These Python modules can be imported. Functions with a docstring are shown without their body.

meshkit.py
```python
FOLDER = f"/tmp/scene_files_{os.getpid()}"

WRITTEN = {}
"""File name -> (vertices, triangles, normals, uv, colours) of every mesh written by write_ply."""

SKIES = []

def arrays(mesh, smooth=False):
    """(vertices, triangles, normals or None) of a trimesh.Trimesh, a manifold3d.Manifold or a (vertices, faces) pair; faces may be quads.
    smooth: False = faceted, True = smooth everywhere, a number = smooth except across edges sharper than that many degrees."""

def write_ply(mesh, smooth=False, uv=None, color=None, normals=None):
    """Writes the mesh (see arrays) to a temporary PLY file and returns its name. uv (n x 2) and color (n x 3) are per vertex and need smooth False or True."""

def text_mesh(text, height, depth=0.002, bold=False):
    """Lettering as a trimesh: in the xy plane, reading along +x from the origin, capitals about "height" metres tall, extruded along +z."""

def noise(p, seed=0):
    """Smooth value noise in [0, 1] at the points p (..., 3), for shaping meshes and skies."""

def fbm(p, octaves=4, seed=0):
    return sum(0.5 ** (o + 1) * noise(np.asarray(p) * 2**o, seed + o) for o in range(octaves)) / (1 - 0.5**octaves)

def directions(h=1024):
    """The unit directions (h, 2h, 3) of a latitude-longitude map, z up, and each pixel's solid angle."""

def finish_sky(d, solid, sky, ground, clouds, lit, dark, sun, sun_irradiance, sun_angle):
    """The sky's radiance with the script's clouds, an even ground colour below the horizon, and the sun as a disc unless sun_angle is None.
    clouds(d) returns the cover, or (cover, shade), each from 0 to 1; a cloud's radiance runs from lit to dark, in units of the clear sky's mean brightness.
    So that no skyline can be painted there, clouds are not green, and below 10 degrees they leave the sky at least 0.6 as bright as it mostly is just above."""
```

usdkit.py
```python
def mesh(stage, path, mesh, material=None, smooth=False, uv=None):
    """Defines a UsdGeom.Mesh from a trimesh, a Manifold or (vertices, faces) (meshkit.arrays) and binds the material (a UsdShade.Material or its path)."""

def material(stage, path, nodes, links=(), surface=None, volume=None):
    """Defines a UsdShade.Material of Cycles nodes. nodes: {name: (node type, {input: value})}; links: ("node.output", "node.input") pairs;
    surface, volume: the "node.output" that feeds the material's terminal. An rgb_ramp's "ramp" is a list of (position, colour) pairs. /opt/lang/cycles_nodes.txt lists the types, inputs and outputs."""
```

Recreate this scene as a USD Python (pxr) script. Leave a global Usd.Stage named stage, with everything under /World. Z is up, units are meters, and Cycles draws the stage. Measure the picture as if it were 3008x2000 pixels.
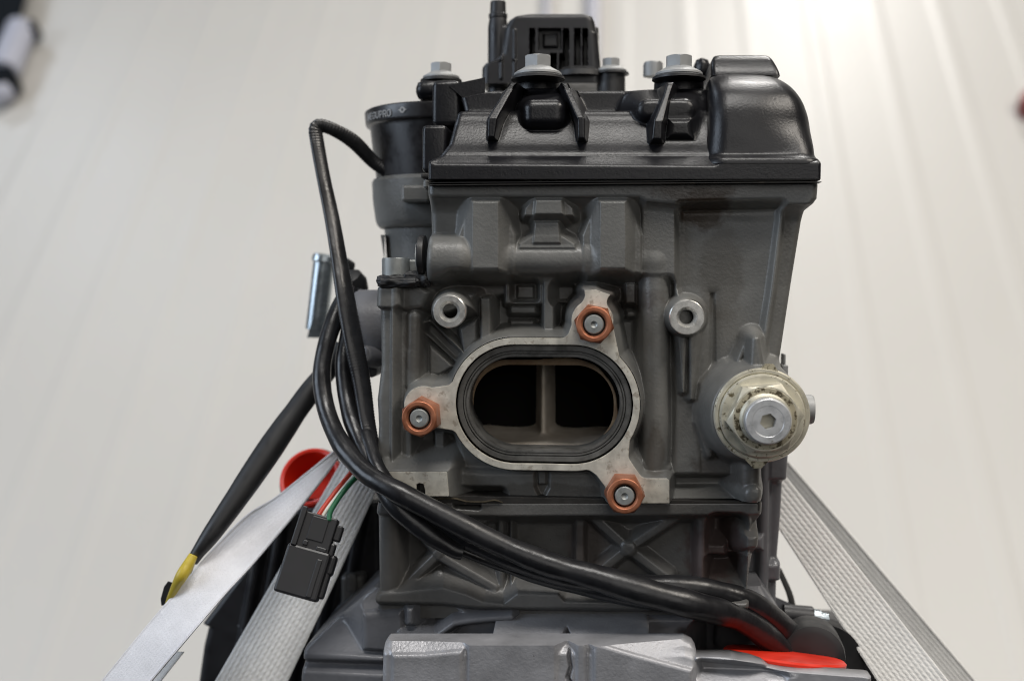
import math, random
import numpy as np, trimesh, manifold3d as m3, usdkit, meshkit
from shapely.geometry import Polygon, Point, box as sbox
from shapely.ops import unary_union
from pxr import Usd, UsdGeom, UsdLux, UsdShade, Gf, Sdf

random.seed(7)
stage = Usd.Stage.CreateInMemory()
UsdGeom.SetStageUpAxis(stage, UsdGeom.Tokens.z)
UsdGeom.SetStageMetersPerUnit(stage, 1.0)
UsdGeom.Xform.Define(stage, '/World')
UsdGeom.Scope.Define(stage, '/World/Looks')

# ---------------------------------------------------------------- camera
# lengths are mm until written; x right, y away from the camera, z up; y = 0 is the machined face of the exhaust port
FPX, D = 3070.0, 379.0
VPX, VPY = 1780.0, 800.0
CAM = np.array([0, -D, 0.0])
_a, _b = (VPX - 1504) / FPX, (1000 - VPY) / FPX
_p = -math.atan(_b); _w = -math.atan(_a * math.cos(_p))
R_ = np.array([math.cos(_w), -math.sin(_w), 0])
F_ = np.array([math.sin(_w) * math.cos(_p), math.cos(_w) * math.cos(_p), math.sin(_p)])
U_ = np.cross(R_, F_)

def ray(px, py):
    return F_ + R_ * ((px - 1504) / FPX) + U_ * ((1000 - py) / FPX)

def at(px, py, h=0.0):
    "point (mm) seen at a place of the photograph, h mm in front of the port face"
    d = ray(px, py)
    return CAM + d * ((D - h) / d[1])

def pt(px, py, h=0.0):
    q = at(px, py, h)
    return q[0], q[2]

def mm(px, h=0.0):
    return px * (D - h) / FPX

cam = UsdGeom.Camera.Define(stage, '/World/camera')
cam.CreateFocalLengthAttr(24.0)
cam.CreateHorizontalApertureAttr(24.0 * 3008 / FPX)
cam.CreateVerticalApertureAttr(24.0 * 3008 / FPX * 680 / 1024)
cam.CreateClippingRangeAttr(Gf.Vec2f(0.02, 100))
cam.CreateFStopAttr(4.0)
cam.CreateFocusDistanceAttr(0.381)
cam.CreateExposureAttr(0.0)
Mx = Gf.Matrix4d(*[float(v) for v in (*R_, 0, *U_, 0, *(-F_), 0, *(CAM / 1000), 1)])
cam.AddTransformOp().Set(Mx)

# ---------------------------------------------------------------- lamps
def rect(name, loc, target, w, h, power, color):
    l = UsdLux.RectLight.Define(stage, '/World/' + name)
    l.CreateWidthAttr(w); l.CreateHeightAttr(h)
    l.CreateIntensityAttr(power); l.CreateColorAttr(Gf.Vec3f(*color))
    z = np.array(loc, float) - np.array(target, float); z /= np.linalg.norm(z)
    x = np.cross([0, 0, 1.0] if abs(z[2]) < .95 else [0, 1.0, 0], z); x /= np.linalg.norm(x)
    y = np.cross(z, x)
    l.AddTransformOp().Set(Gf.Matrix4d(*[float(v) for v in (*x, 0, *y, 0, *z, 0, *loc, 1)]))
    return l

WARM, COOL, NEUT = (1.0, 0.93, 0.84), (0.74, 0.85, 1.0), (1.0, 0.97, 0.93)

# wall behind: its ribs run towards one vanishing point, so the sheet leans back
wd = R_ * ((1857 - 1504) / FPX) + U_ * ((1000 + 3040) / FPX) + F_
wd /= np.linalg.norm(wd)
we = np.array([1.0, 0, 0]); we -= wd * (we @ wd); we /= np.linalg.norm(we)
wn = np.cross(we, wd)
if wn[1] > 0: wn = -wn
W0 = CAM + F_ * 1500.0
def on_wall(px, py):
    d = ray(px, py); return CAM + d * (((W0 - CAM) @ wn) / (d @ wn))
def mirror_dir(px, py):
    d = ray(px, py); d /= np.linalg.norm(d); return d - 2 * (d @ wn) * wn

_q = on_wall(2380, 60); _m = mirror_dir(2380, 60)
L1 = (_q + _m * 2300) / 1000
_q2 = on_wall(230, 560); _m2 = mirror_dir(230, 560)
L2 = (_q2 + _m2 * 2600) / 1000
rect('ceiling_lamp', L1, _q / 1000, 0.34, 0.5, 62, NEUT)
rect('ceiling_lamp_001', L2, _q2 / 1000, 0.30, 0.45, 24, COOL)
rect('ceiling_lamp_002', (0.1, -0.9, 2.0), (0, 0, 0), 1.2, 0.5, 19, NEUT)
rect('ceiling_lamp_003', (1.35, -0.45, 1.6), (0.05, 0, 0), 0.8, 0.5, 19, WARM)
rect('ceiling_lamp_004', (0.1, 0.75, 1.9), (0.05, 0.05, 0), 0.9, 0.35, 6.5, NEUT)
rect('window_light', (-2.2, -0.9, 0.7), (0, 0, -0.05), 1.4, 1.4, 5, COOL)
rect('window_light_001', (0.9, -2.6, 0.9), (0, 0, 0), 2.4, 1.6, 1.5, NEUT)  # added fill from behind the camera, no real window there

# ---------------------------------------------------------------- materials
def mat(name, color, rough=0.5, metal=0.0, var=0.25, vscale=120, bump=0.0, bscale=600, bdist=0.0004, spec=0.5,
        color2=None, spots=None, rvar=0.12, stain=None, coat=0.0, aniso=None):
    n = {'g': ('geometry', {}),
         'n1': ('noise_texture', {'scale': float(vscale), 'detail': 5.0, 'roughness': 0.6}),
         'p': ('principled_bsdf', {'metallic': float(metal), 'specular_ior_level': float(spec), 'coat_weight': float(coat), 'coat_roughness': 0.25})}
    l = [('g.position', 'n1.vector')]
    c = np.array(color, float)
    c2 = np.array(color2, float) if color2 is not None else c * (1 - var)
    n['r1'] = ('rgb_ramp', {'ramp': [(0.3, tuple(c2)), (0.7, tuple(c if color2 is not None else np.minimum(c * (1 + var), 1)))]})
    l.append(('n1.fac', 'r1.fac'))
    out = 'r1.color'
    if spots:
        sc, thr, sp = spots
        n['n2'] = ('noise_texture', {'scale': float(sc), 'detail': 4.0, 'roughness': 0.65})
        n['r2'] = ('rgb_ramp', {'ramp': [(thr, (0, 0, 0)), (min(thr + 0.08, 1), (1, 1, 1))]})
        n['mx'] = ('mix_color', {'b': tuple(sp)})
        l += [('g.position', 'n2.vector'), ('n2.fac', 'r2.fac'), ('r2.color', 'mx.fac'), (out, 'mx.a')]
        out = 'mx.result'
    for i, (pos, rad, col, amt) in enumerate(stain or []):
        # a mark of its own shape at a place on the thing
        n[f'sv{i}'] = ('vector_math', {'math_type': 'subtract', 'vector2': tuple(v / 1000 for v in pos)})
        n[f'ss{i}'] = ('vector_math', {'math_type': 'multiply', 'vector2': tuple(1000.0 / r for r in rad)})
        n[f'sl{i}'] = ('vector_math', {'math_type': 'length'})
        n[f'sa{i}'] = ('math', {'math_type': 'multiply_add', 'value2': 0.9, 'value3': -0.45})
        n[f'sn{i}'] = ('noise_texture', {'scale': 260.0, 'detail': 4.0})
        n[f'sd{i}'] = ('math', {'math_type': 'add'})
        n[f'sr{i}'] = ('rgb_ramp', {'ramp': [(0.0, (amt,) * 3), (0.72, (amt,) * 3), (1.0, (0, 0, 0))]})
        n[f'sm{i}'] = ('mix_color', {'b': tuple(col)})
        l += [('g.position', f'sv{i}.vector1'), (f'sv{i}.vector', f'ss{i}.vector1'), (f'ss{i}.vector', f'sl{i}.vector1'),
              ('g.position', f'sn{i}.vector'), (f'sn{i}.fac', f'sa{i}.value1'), (f'sa{i}.value', f'sd{i}.value1'),
              (f'sl{i}.value', f'sd{i}.value2'), (f'sd{i}.value', f'sr{i}.fac'), (f'sr{i}.color', f'sm{i}.fac'), (out, f'sm{i}.a')]
        out = f'sm{i}.result'
    l.append((out, 'p.base_color'))
    n['rr'] = ('map_range', {'from_min': 0.3, 'from_max': 0.7, 'to_min': max(rough - rvar, 0.03), 'to_max': min(rough + rvar, 1.0)})
    l += [('n1.fac', 'rr.value'), ('rr.result', 'p.roughness')]
    if bump:
        n['nb'] = ('noise_texture', {'scale': float(bscale), 'detail': 3.0, 'roughness': 0.55})
        n['b'] = ('bump', {'strength': float(bump), 'distance': float(bdist)})
        l += [('g.position', 'nb.vector'), ('nb.fac', 'b.height'), ('b.normal', 'p.normal')]
    return usdkit.material(stage, '/World/Looks/' + name, n, l, surface='p.BSDF')

BROWN = (0.035, 0.024, 0.016)
M = {}
M['wall'] = mat('white_wall_paint', (0.565, 0.548, 0.515), 0.42, var=0.015, vscale=3, spec=0.45, rvar=0.03)
M['cast'] = mat('dark_grey_engine_paint', (0.126, 0.125, 0.118), 0.40, var=0.16, vscale=55, bump=0.6, bscale=850, bdist=0.0002,
                spots=(900, 0.72, (0.045, 0.042, 0.038)),
                stain=[(at(2070, 612, -6), (10, 16, 9.5), BROWN, 0.92), (at(2040, 560, -3), (17, 16, 5), BROWN, 0.75),
                       (at(1790, 880, -8), (22, 30, 6), (0.04, 0.026, 0.02), 0.5), (at(1450, 850, -8), (14, 26, 3.5), (0.04, 0.026, 0.02), 0.4), (at(1215, 1010, -8), (5, 26, 14), (0.05, 0.042, 0.034), 0.5), (at(1925, 1330, -6), (4, 12, 12), (0.055, 0.045, 0.036), 0.5), (at(2140, 1380, -6), (14, 26, 7), (0.045, 0.036, 0.03), 0.55), (at(1600, 1440, -8), (26, 12, 3), (0.05, 0.042, 0.034), 0.5), (at(2120, 800, -9), (9, 12, 22), (0.075, 0.068, 0.058), 0.5)])
M['block'] = mat('cylinder_grey_paint', (0.092, 0.09, 0.086), 0.38, var=0.2, vscale=55, bump=0.6, bscale=850, bdist=0.0002, stain=[(at(2100, 1620, -14), (13, 30, 16), (0.06, 0.03, 0.027), 0.6), (at(1720, 1600, -14), (9, 20, 12), (0.06, 0.04, 0.034), 0.4)], spots=(700, 0.7, (0.03, 0.028, 0.026)))
M['case'] = mat('crankcase_grey_paint', (0.125, 0.127, 0.137), 0.36, var=0.15, vscale=50, bump=0.5, bscale=900, bdist=0.0002, spots=(500, 0.72, (0.03, 0.03, 0.03)))
M['alu'] = mat('rough_cast_aluminium', (0.31, 0.31, 0.325), 0.44, metal=0.35, var=0.16, vscale=70, bump=0.6, bscale=900, bdist=0.00025, spots=(520, 0.69, (0.06, 0.055, 0.05)))
M['black'] = mat('black_wrinkle_paint', (0.0075, 0.0075, 0.0092), 0.35, var=0.2, vscale=60, bump=0.45, bscale=1100, bdist=0.0002, spec=0.42, rvar=0.05)
M['machined'] = mat('machined_aluminium', (0.55, 0.525, 0.46), 0.45, metal=0.35, var=0.22, vscale=170, bump=0.2, bscale=900, bdist=0.0001, spots=(300, 0.56, (0.36, 0.325, 0.27)))
M['bright'] = mat('bright_machined_aluminium', (0.62, 0.61, 0.58), 0.3, metal=0.7, var=0.06, vscale=200)
M['copper'] = mat('copper_plating', (0.46, 0.19, 0.105), 0.46, metal=0.6, var=0.2, vscale=230, color2=(0.30, 0.10, 0.05), bump=0.15, bscale=700, bdist=0.0001, spots=(330, 0.68, (0.16, 0.06, 0.035)))
M['zinc'] = mat('dull_zinc', (0.30, 0.31, 0.30), 0.5, metal=0.55, var=0.15, vscale=300, bump=0.2, bscale=900, bdist=0.0001, spots=(420, 0.62, (0.22, 0.23, 0.22)))
M['bolt'] = mat('grey_coated_bolt', (0.30, 0.305, 0.305), 0.55, metal=0.35, var=0.08, vscale=200)
M['plug'] = mat('yellow_zinc_plating', (0.56, 0.53, 0.43), 0.42, metal=0.5, var=0.15, vscale=160, spots=(420, 0.60, (0.14, 0.115, 0.065)))
M['oily'] = mat('oily_zinc_face', (0.40, 0.36, 0.26), 0.5, metal=0.35, var=0.2, vscale=200, spots=(520, 0.5, (0.07, 0.055, 0.03)))
M['plugcap'] = mat('polished_aluminium_screw', (0.62, 0.63, 0.64), 0.36, metal=0.6, var=0.05, vscale=200, spots=(450, 0.66, (0.2, 0.18, 0.12)))
M['rubber'] = mat('black_rubber', (0.014, 0.014, 0.015), 0.5, var=0.2, vscale=150, bump=0.2, bscale=800, bdist=0.0001)
M['cable'] = mat('black_vinyl_sleeve', (0.013, 0.013, 0.0145), 0.33, var=0.25, vscale=110, bump=0.35, bscale=160, bdist=0.0007, spec=0.5, rvar=0.08, spots=(800, 0.74, (0.05, 0.048, 0.045)))
M['plastic'] = mat('black_plastic', (0.012, 0.012, 0.014), 0.42, var=0.2, vscale=90, bump=0.2, bscale=1200, bdist=0.0001)
M['anod'] = mat('black_anodised_metal', (0.014, 0.0125, 0.013), 0.34, metal=0.0, var=0.15, vscale=120, spec=0.6)
M['seal'] = mat('grey_seal_metal', (0.13, 0.127, 0.12), 0.36, metal=0.4, var=0.25, vscale=160, spots=(600, 0.66, (0.02, 0.018, 0.016)))
M['soot_shade'] = mat('soot_and_shade_black', (0.006, 0.0055, 0.005), 0.85, var=0.3, vscale=150, spec=0.12)  # port soot, also the black that paints shade into holes
M['rust'] = mat('scorched_metal', (0.36, 0.27, 0.17), 0.7, var=0.25, vscale=190, color2=(0.22, 0.13, 0.07), bump=0.4, bscale=500, bdist=0.0003)
M['duct'] = mat('lit_port_metal', (0.62, 0.56, 0.48), 0.6, var=0.3, vscale=130, color2=(0.42, 0.36, 0.29), bump=0.4, bscale=600, bdist=0.0003)  # pale colour stands in for light falling on the port floor and web
M['red'] = mat('red_plastic', (0.62, 0.022, 0.006), 0.38, var=0.06, vscale=60)
M['redwire'] = mat('red_wire_sheath', (0.55, 0.05, 0.025), 0.4, var=0.05)
M['green'] = mat('green_wire_sheath', (0.02, 0.14, 0.06), 0.4, var=0.05)
M['white'] = mat('white_wire_sheath', (0.7, 0.68, 0.6), 0.4, var=0.05)
M['yellow'] = mat('yellow_heat_shrink', (0.44, 0.34, 0.035), 0.42, var=0.12, vscale=200)
M['strap'] = mat('white_webbing', (0.66, 0.665, 0.70), 0.9, var=0.05, vscale=200, bump=0.9, bscale=2200, bdist=0.0002, spec=0.15, rvar=0.05)
M['strap2'] = mat('off_white_webbing', (0.64, 0.635, 0.62), 0.9, var=0.05, vscale=200, bump=0.9, bscale=2200, bdist=0.0002, spec=0.15, rvar=0.05)
M['galv'] = mat('galvanised_tube', (0.42, 0.47, 0.5), 0.3, metal=0.85, var=0.18, vscale=60)
M['printing'] = mat('grey_print', (0.3, 0.3, 0.3), 0.6, var=0.2, vscale=500)
M['gasket'] = mat('black_rubber_gasket', (0.018, 0.016, 0.014), 0.55, var=0.3, vscale=200, spots=(180, 0.62, (0.07, 0.055, 0.04)))
M['steelgasket'] = mat('steel_gasket', (0.12, 0.10, 0.07), 0.4, metal=0.6, var=0.4, vscale=150)
M['lavender'] = mat('grey_painted_steel', (0.40, 0.41, 0.48), 0.4, var=0.05)
M['darkthing'] = mat('dark_plastic_housing', (0.008, 0.010, 0.013), 0.8, var=0.1, spec=0.1)
M['maroon'] = mat('maroon_plastic', (0.2, 0.03, 0.03), 0.5, var=0.1)
M['pipe'] = mat('grey_conduit_plastic', (0.42, 0.42, 0.47), 0.4, var=0.03)

# ---------------------------------------------------------------- scene graph helpers
_count, _base = {}, {}
def numbered(parent, name):
    k = (parent, name); c = _count.get(k, 0); _count[k] = c + 1
    return f'{parent}/{name}' + (f'_{c:03d}' if c else '')

def tag(prim, label=None, cat=None, group=None, kind=None):
    for k, v in (('label', label), ('category', cat), ('group', group), ('kind', kind)):
        if v: prim.SetCustomDataByKey(k, v)

def thing(name, label, cat, base=(0, 0, 0), group=None, kind=None):
    path = numbered('/World', name)
    x = UsdGeom.Xform.Define(stage, path)
    x.AddTranslateOp().Set(Gf.Vec3d(*[float(v) / 1000 for v in base]))
    _base[path] = np.array(base, float)
    tag(x.GetPrim(), label, cat, group, kind)
    return path

def obj(name, mesh, material, parent, smooth=35, label=None):
    "one mesh (mm, scene coordinates) as a part or sub-part under parent"
    root = '/World/' + parent.split('/')[2] if parent != '/World' else None
    base = _base.get(root, np.zeros(3))
    v, f, n = meshkit.arrays(mesh, smooth)
    path = numbered(parent, name)
    p = usdkit.mesh(stage, path, ((v - base) / 1000.0, f), M[material])
    if n is not None:
        from pxr import Vt
        p.CreateNormalsAttr(Vt.Vec3fArray.FromNumpy(n.astype(np.float32)))
        p.SetNormalsInterpolation('vertex')
    if label: p.GetPrim().SetCustomDataByKey('label', label)
    return path

def cat_(*ms):
    return trimesh.util.concatenate([m if isinstance(m, trimesh.Trimesh) else tm(m) for m in ms])

def tm(m):
    v, f, _ = meshkit.arrays(m); return trimesh.Trimesh(v, f, process=False)

# ---------------------------------------------------------------- shape helpers
def hullpts(p):
    return trimesh.Trimesh(np.asarray(p, float), process=False).convex_hull if False else trimesh.convex.convex_hull(np.asarray(p, float))

def rbox(px0, py0, px1, py1, h, back, r=1.0):
    "box with chamfered edges whose front face is seen in that rectangle; back = mm of depth"
    a, b = at(px0, py1, h), at(px1, py0, h)
    lo = np.array([a[0], -h, a[2]]); hi = np.array([b[0], -h + back, b[2]])
    return chbox(lo, hi, r)

def chbox(lo, hi, r):
    r = min(r, *(0.45 * (np.array(hi) - np.array(lo))))
    P = []
    for i in range(8):
        c = [(lo, hi)[i >> k & 1][k] for k in range(3)]
        s = [1 if i >> k & 1 else -1 for k in range(3)]
        q = r * 0.29
        for k in range(3):
            d = [c[j] - s[j] * (r if j != k else 0) for j in range(3)]; P.append(d)
            d2 = [c[j] - s[j] * q if j != k else c[j] - s[j] * r for j in range(3)]
            P.append(d2)
    return hullpts(P)

def hexa(c, axis, r, l0, l1, rot=0.0, ch=0.9, cr=None, n=6):
    "hexagonal head along axis from c: hull with a turned chamfer at the far end"
    ax = np.array(axis, float); ax /= np.linalg.norm(ax)
    u = np.cross(ax, [0, 0, 1.0] if abs(ax[2]) < .9 else [1.0, 0, 0]); u /= np.linalg.norm(u); v = np.cross(ax, u)
    P = []
    for k in range(n):
        t = rot + k * 2 * math.pi / n; d = u * math.cos(t) + v * math.sin(t)
        P += [c + d * r + ax * l0, c + d * r + ax * (l1 - ch)]
    cr = cr or r * 0.87
    for k in range(48):
        t = k * 2 * math.pi / 48; d = u * math.cos(t) + v * math.sin(t)
        P.append(c + d * cr + ax * l1)
        P.append(c + d * min(cr * 1.05, r) + ax * (l1 - ch * .45)) if n > 12 else None
    return hullpts(P)

def lathe(profile, c=(0, 0, 0), axis=(0, 0, 1), n=96):
    "profile: (radius, along) pairs, revolved about axis through c"
    pr = np.array(profile, float)
    t = np.linspace(0, 2 * math.pi, n, endpoint=False)
    ax = np.array(axis, float); ax /= np.linalg.norm(ax)
    u = np.cross(ax, [0, 0, 1.0] if abs(ax[2]) < .9 else [1.0, 0, 0]); u /= np.linalg.norm(u); v = np.cross(ax, u)
    ring = np.cos(t)[:, None] * u + np.sin(t)[:, None] * v
    V = np.array(c) + pr[:, 0, None, None] * ring[None] + pr[:, 1, None, None] * ax
    k = len(pr); V = V.reshape(-1, 3)
    F = []
    j = np.arange(n); jn = (j + 1) % n
    for i in range(k - 1):
        a, b, cc, d = i * n + j, i * n + jn, (i + 1) * n + jn, (i + 1) * n + j
        F += [np.stack([a, b, cc], 1), np.stack([a, cc, d], 1)]
    m = trimesh.Trimesh(V, np.vstack(F), process=False)
    m.merge_vertices(); m.update_faces(m.nondegenerate_faces())
    return m

def spline(P, n=16):
    P = np.array(P, float); Q = np.vstack([2 * P[0] - P[1], P, 2 * P[-1] - P[-2]])
    out = []
    for i in range(1, len(Q) - 2):
        p0, p1, p2, p3 = Q[i - 1:i + 3]
        for t in np.linspace(0, 1, n, endpoint=False):
            out.append(0.5 * (2 * p1 + (p2 - p0) * t + (2 * p0 - 5 * p1 + 4 * p2 - p3) * t * t + (3 * p1 - p0 - 3 * p2 + p3) * t ** 3))
    out.append(P[-1]); return np.array(out)

def tube(path, sides=24, squash=None, ripple=0.0, rip_n=0, cap=True, n=16, wob=0.0, seed=0):
    "path: (x, y, z, radius) rows through which a smooth round cable runs"
    S = spline(path, n); C, r = S[:, :3], S[:, 3]
    T = np.gradient(C, axis=0); T /= np.linalg.norm(T, axis=1)[:, None]
    u = np.cross(T[0], [0, 1.0, 0]); u /= np.linalg.norm(u)
    t = np.linspace(0, 2 * math.pi, sides, endpoint=False)
    rows, L = [], 0
    for i in range(len(C)):
        u = u - T[i] * (u @ T[i]); u /= np.linalg.norm(u); v = np.cross(T[i], u)
        rr = r[i]
        if i: L += np.linalg.norm(C[i] - C[i - 1])
        if wob: rr = rr * (1 + wob * (meshkit.noise(np.array([[L * .12, seed, 0.3]]), seed)[0] - .5))
        if ripple: rr = rr * (1 + ripple * math.sin(L * rip_n))
        su = 1.0; sv = squash[min(int(i / n), len(squash) - 1)] if squash else 1.0
        rows.append(C[i] + rr * (np.cos(t)[:, None] * u * su + np.sin(t)[:, None] * v * sv))
    V = np.vstack(rows); k = len(rows); j = np.arange(sides); jn = (j + 1) % sides
    F = []
    for i in range(k - 1):
        a, b, c, d = i * sides + j, i * sides + jn, (i + 1) * sides + jn, (i + 1) * sides + j
        F += [np.stack([a, b, c], 1), np.stack([a, c, d], 1)]
    if cap:
        V = np.vstack([V, C[0], C[-1]])
        F += [np.stack([jn, j, np.full(sides, len(V) - 2)], 1), np.stack([(k - 1) * sides + j, (k - 1) * sides + jn, np.full(sides, len(V) - 1)], 1)]
    return trimesh.Trimesh(V, np.vstack(F), process=False)

def cab(pts):
    "(photo x, photo y, h, radius in photo pixels) -> cable path"
    return [(*at(x, y, h), mm(r, h)) for x, y, h, r in pts]

def poly3(points, h, back, holes=(), bevel=0.35):
    "shapely polygon in mm (x, z) extruded from h backwards, with a small bevel at its front edge"
    out = []
    for g in getattr(points, 'geoms', [points]):
        m = trimesh.creation.extrude_polygon(g, back - bevel, engine='earcut')
        V = m.vertices; m.vertices = np.stack([V[:, 0], -h + back - V[:, 2], V[:, 1]], 1)
        m.invert() if m.volume < 0 else None
        out.append(m)
        if bevel:
            # bevel: ruled band between outline and inset outline plus the inset cap
            gi = g.buffer(-bevel, join_style=1)
            for q in getattr(gi, 'geoms', [gi]):
                c = trimesh.creation.extrude_polygon(q, bevel * 1.0, engine='earcut')
                V = c.vertices; c.vertices = np.stack([V[:, 0], -h + bevel - V[:, 2], V[:, 1]], 1)
                c.invert() if c.volume < 0 else None
                out.append(c)
    return trimesh.util.concatenate(out)

def ppoly(pts, h=0.0):
    return Polygon([pt(x, y, h) for x, y in pts])

def stadium(cx, cy, hw, hh, h=0.0, r=None):
    c = pt(cx, cy, h); r = mm(r or hh, h); w, t = mm(hw, h), mm(hh, h)
    return sbox(c[0] - w + r, c[1] - t + r, c[0] + w - r, c[1] + t - r).buffer(r, 24) if r < t else \
        Polygon([(c[0] - w + r, c[1] - .01), (c[0] + w - r, c[1] - .01), (c[0] + w - r, c[1] + .01), (c[0] - w + r, c[1] + .01)]).buffer(r, 24)

# signed distance fields in the (x, z) plane, mm
def s_poly(pts, h=0.0, rnd=0.0):
    P = np.array([pt(x, y, h) for x, y in pts]); return s_polymm(P, rnd)
def s_polymm(P, rnd=0.0):
    P = np.asarray(P, float)
    def f(X, Z):
        d = np.full(X.shape, 1e9); ins = np.zeros(X.shape, bool)
        for i in range(len(P)):
            a, b = P[i], P[(i + 1) % len(P)]
            e = b - a; wx, wz = X - a[0], Z - a[1]
            t = np.clip((wx * e[0] + wz * e[1]) / max(e @ e, 1e-9), 0, 1)
            d = np.minimum(d, (wx - e[0] * t) ** 2 + (wz - e[1] * t) ** 2)
            c1 = (a[1] <= Z) & (Z < b[1]) | (b[1] <= Z) & (Z < a[1])
            den = b[1] - a[1] if abs(b[1] - a[1]) > 1e-12 else 1e-12
            ins ^= c1 & (X < a[0] + (Z - a[1]) / den * e[0])
        d = np.sqrt(d)
        return np.where(ins, -d, d) - rnd
    return f
def s_rect(x0, y0, x1, y1, h=0.0, rnd=0.0):
    a, b = pt(x0, y1, h), pt(x1, y0, h)
    cx, cz, hx, hz = (a[0] + b[0]) / 2, (a[1] + b[1]) / 2, (b[0] - a[0]) / 2 - rnd, (b[1] - a[1]) / 2 - rnd
    def f(X, Z):
        qx, qz = np.abs(X - cx) - hx, np.abs(Z - cz) - hz
        return np.hypot(np.maximum(qx, 0), np.maximum(qz, 0)) + np.minimum(np.maximum(qx, qz), 0) - rnd
    return f
def s_cap(p, q, r, h=0.0, r2=None):
    a, b = np.array(pt(*p, h)), np.array(pt(*q, h)); ra = mm(r, h); rb = mm(r if r2 is None else r2, h)
    def f(X, Z):
        e = b - a; t = np.clip(((X - a[0]) * e[0] + (Z - a[1]) * e[1]) / max(e @ e, 1e-9), 0, 1)
        return np.hypot(X - a[0] - e[0] * t, Z - a[1] - e[1] * t) - (ra + (rb - ra) * t)
    return f
def s_circ(p, r, h=0.0): return s_cap(p, (p[0] + .01, p[1]), r, h)
def s_path(pts, r, h=0.0):
    fs = [s_cap(pts[i], pts[i + 1], r, h) for i in range(len(pts) - 1)]
    return lambda X, Z: np.min([f(X, Z) for f in fs], 0)
def s_shape(poly):
    rings = [np.array(g.exterior.coords)[:-1] for g in getattr(poly, 'geoms', [poly])]
    fs = [s_polymm(r) for r in rings]
    return lambda X, Z: np.min([f(X, Z) for f in fs], 0)

def smax(a, b, s):
    if s <= 0: return np.maximum(a, b)
    d = np.maximum(s - np.abs(a - b), 0) / s
    return np.maximum(a, b) + d * d * s / 4
def smin(a, b, s): return -smax(-a, -b, s)

class Relief:
    def __init__(self): self.ops = []
    def up(self, sd, H, r=0.8, k=3.0, s=1.6): self.ops.append(('u', sd, H, r, k, s)); return self
    def down(self, sd, H, r=0.8, k=3.0, s=1.2): self.ops.append(('d', sd, H, r, k, s)); return self
    def round_(self, sd, H, rad, s=1.0): self.ops.append(('o', sd, H, rad, 0, s)); return self   # half-round bar of radius rad
    def run(self, X, Z, h):
        for kind, sd, H, r, k, s in self.ops:
            d = sd(X, Z); Hh = H(X, Z) if callable(H) else H
            if kind == 'u':
                g = np.where(d < -r, 0, np.where(d < 0, r - np.sqrt(np.maximum(r * r - (d + r) ** 2, 0)), r + k * d))
                h = smax(h, Hh - g, s)
            elif kind == 'd':
                g = np.where(d < -r, 0, np.where(d < 0, r - np.sqrt(np.maximum(r * r - (d + r) ** 2, 0)), r + k * d))
                h = smin(h, Hh + g, s)
            else:
                q = d + r   # distance from the centre line
                g = np.where(q < r * .97, r - np.sqrt(np.maximum(r * r - q * q, 1e-6)), r + 3.0 * (q - r * .97) - r * .24)
                h = smax(h, Hh - g, s)
        return h

from scipy.interpolate import PchipInterpolator
def interp(tab):
    xs, ys = zip(*tab); return lambda v: np.interp(v, xs, ys)
def pch(v, xs, ys):
    return PchipInterpolator(xs, ys)(np.clip(v, xs[0], xs[-1]))
def pinterp(tab):
    xs, ys = zip(*tab); return lambda v: pch(v, xs, ys)

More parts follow.
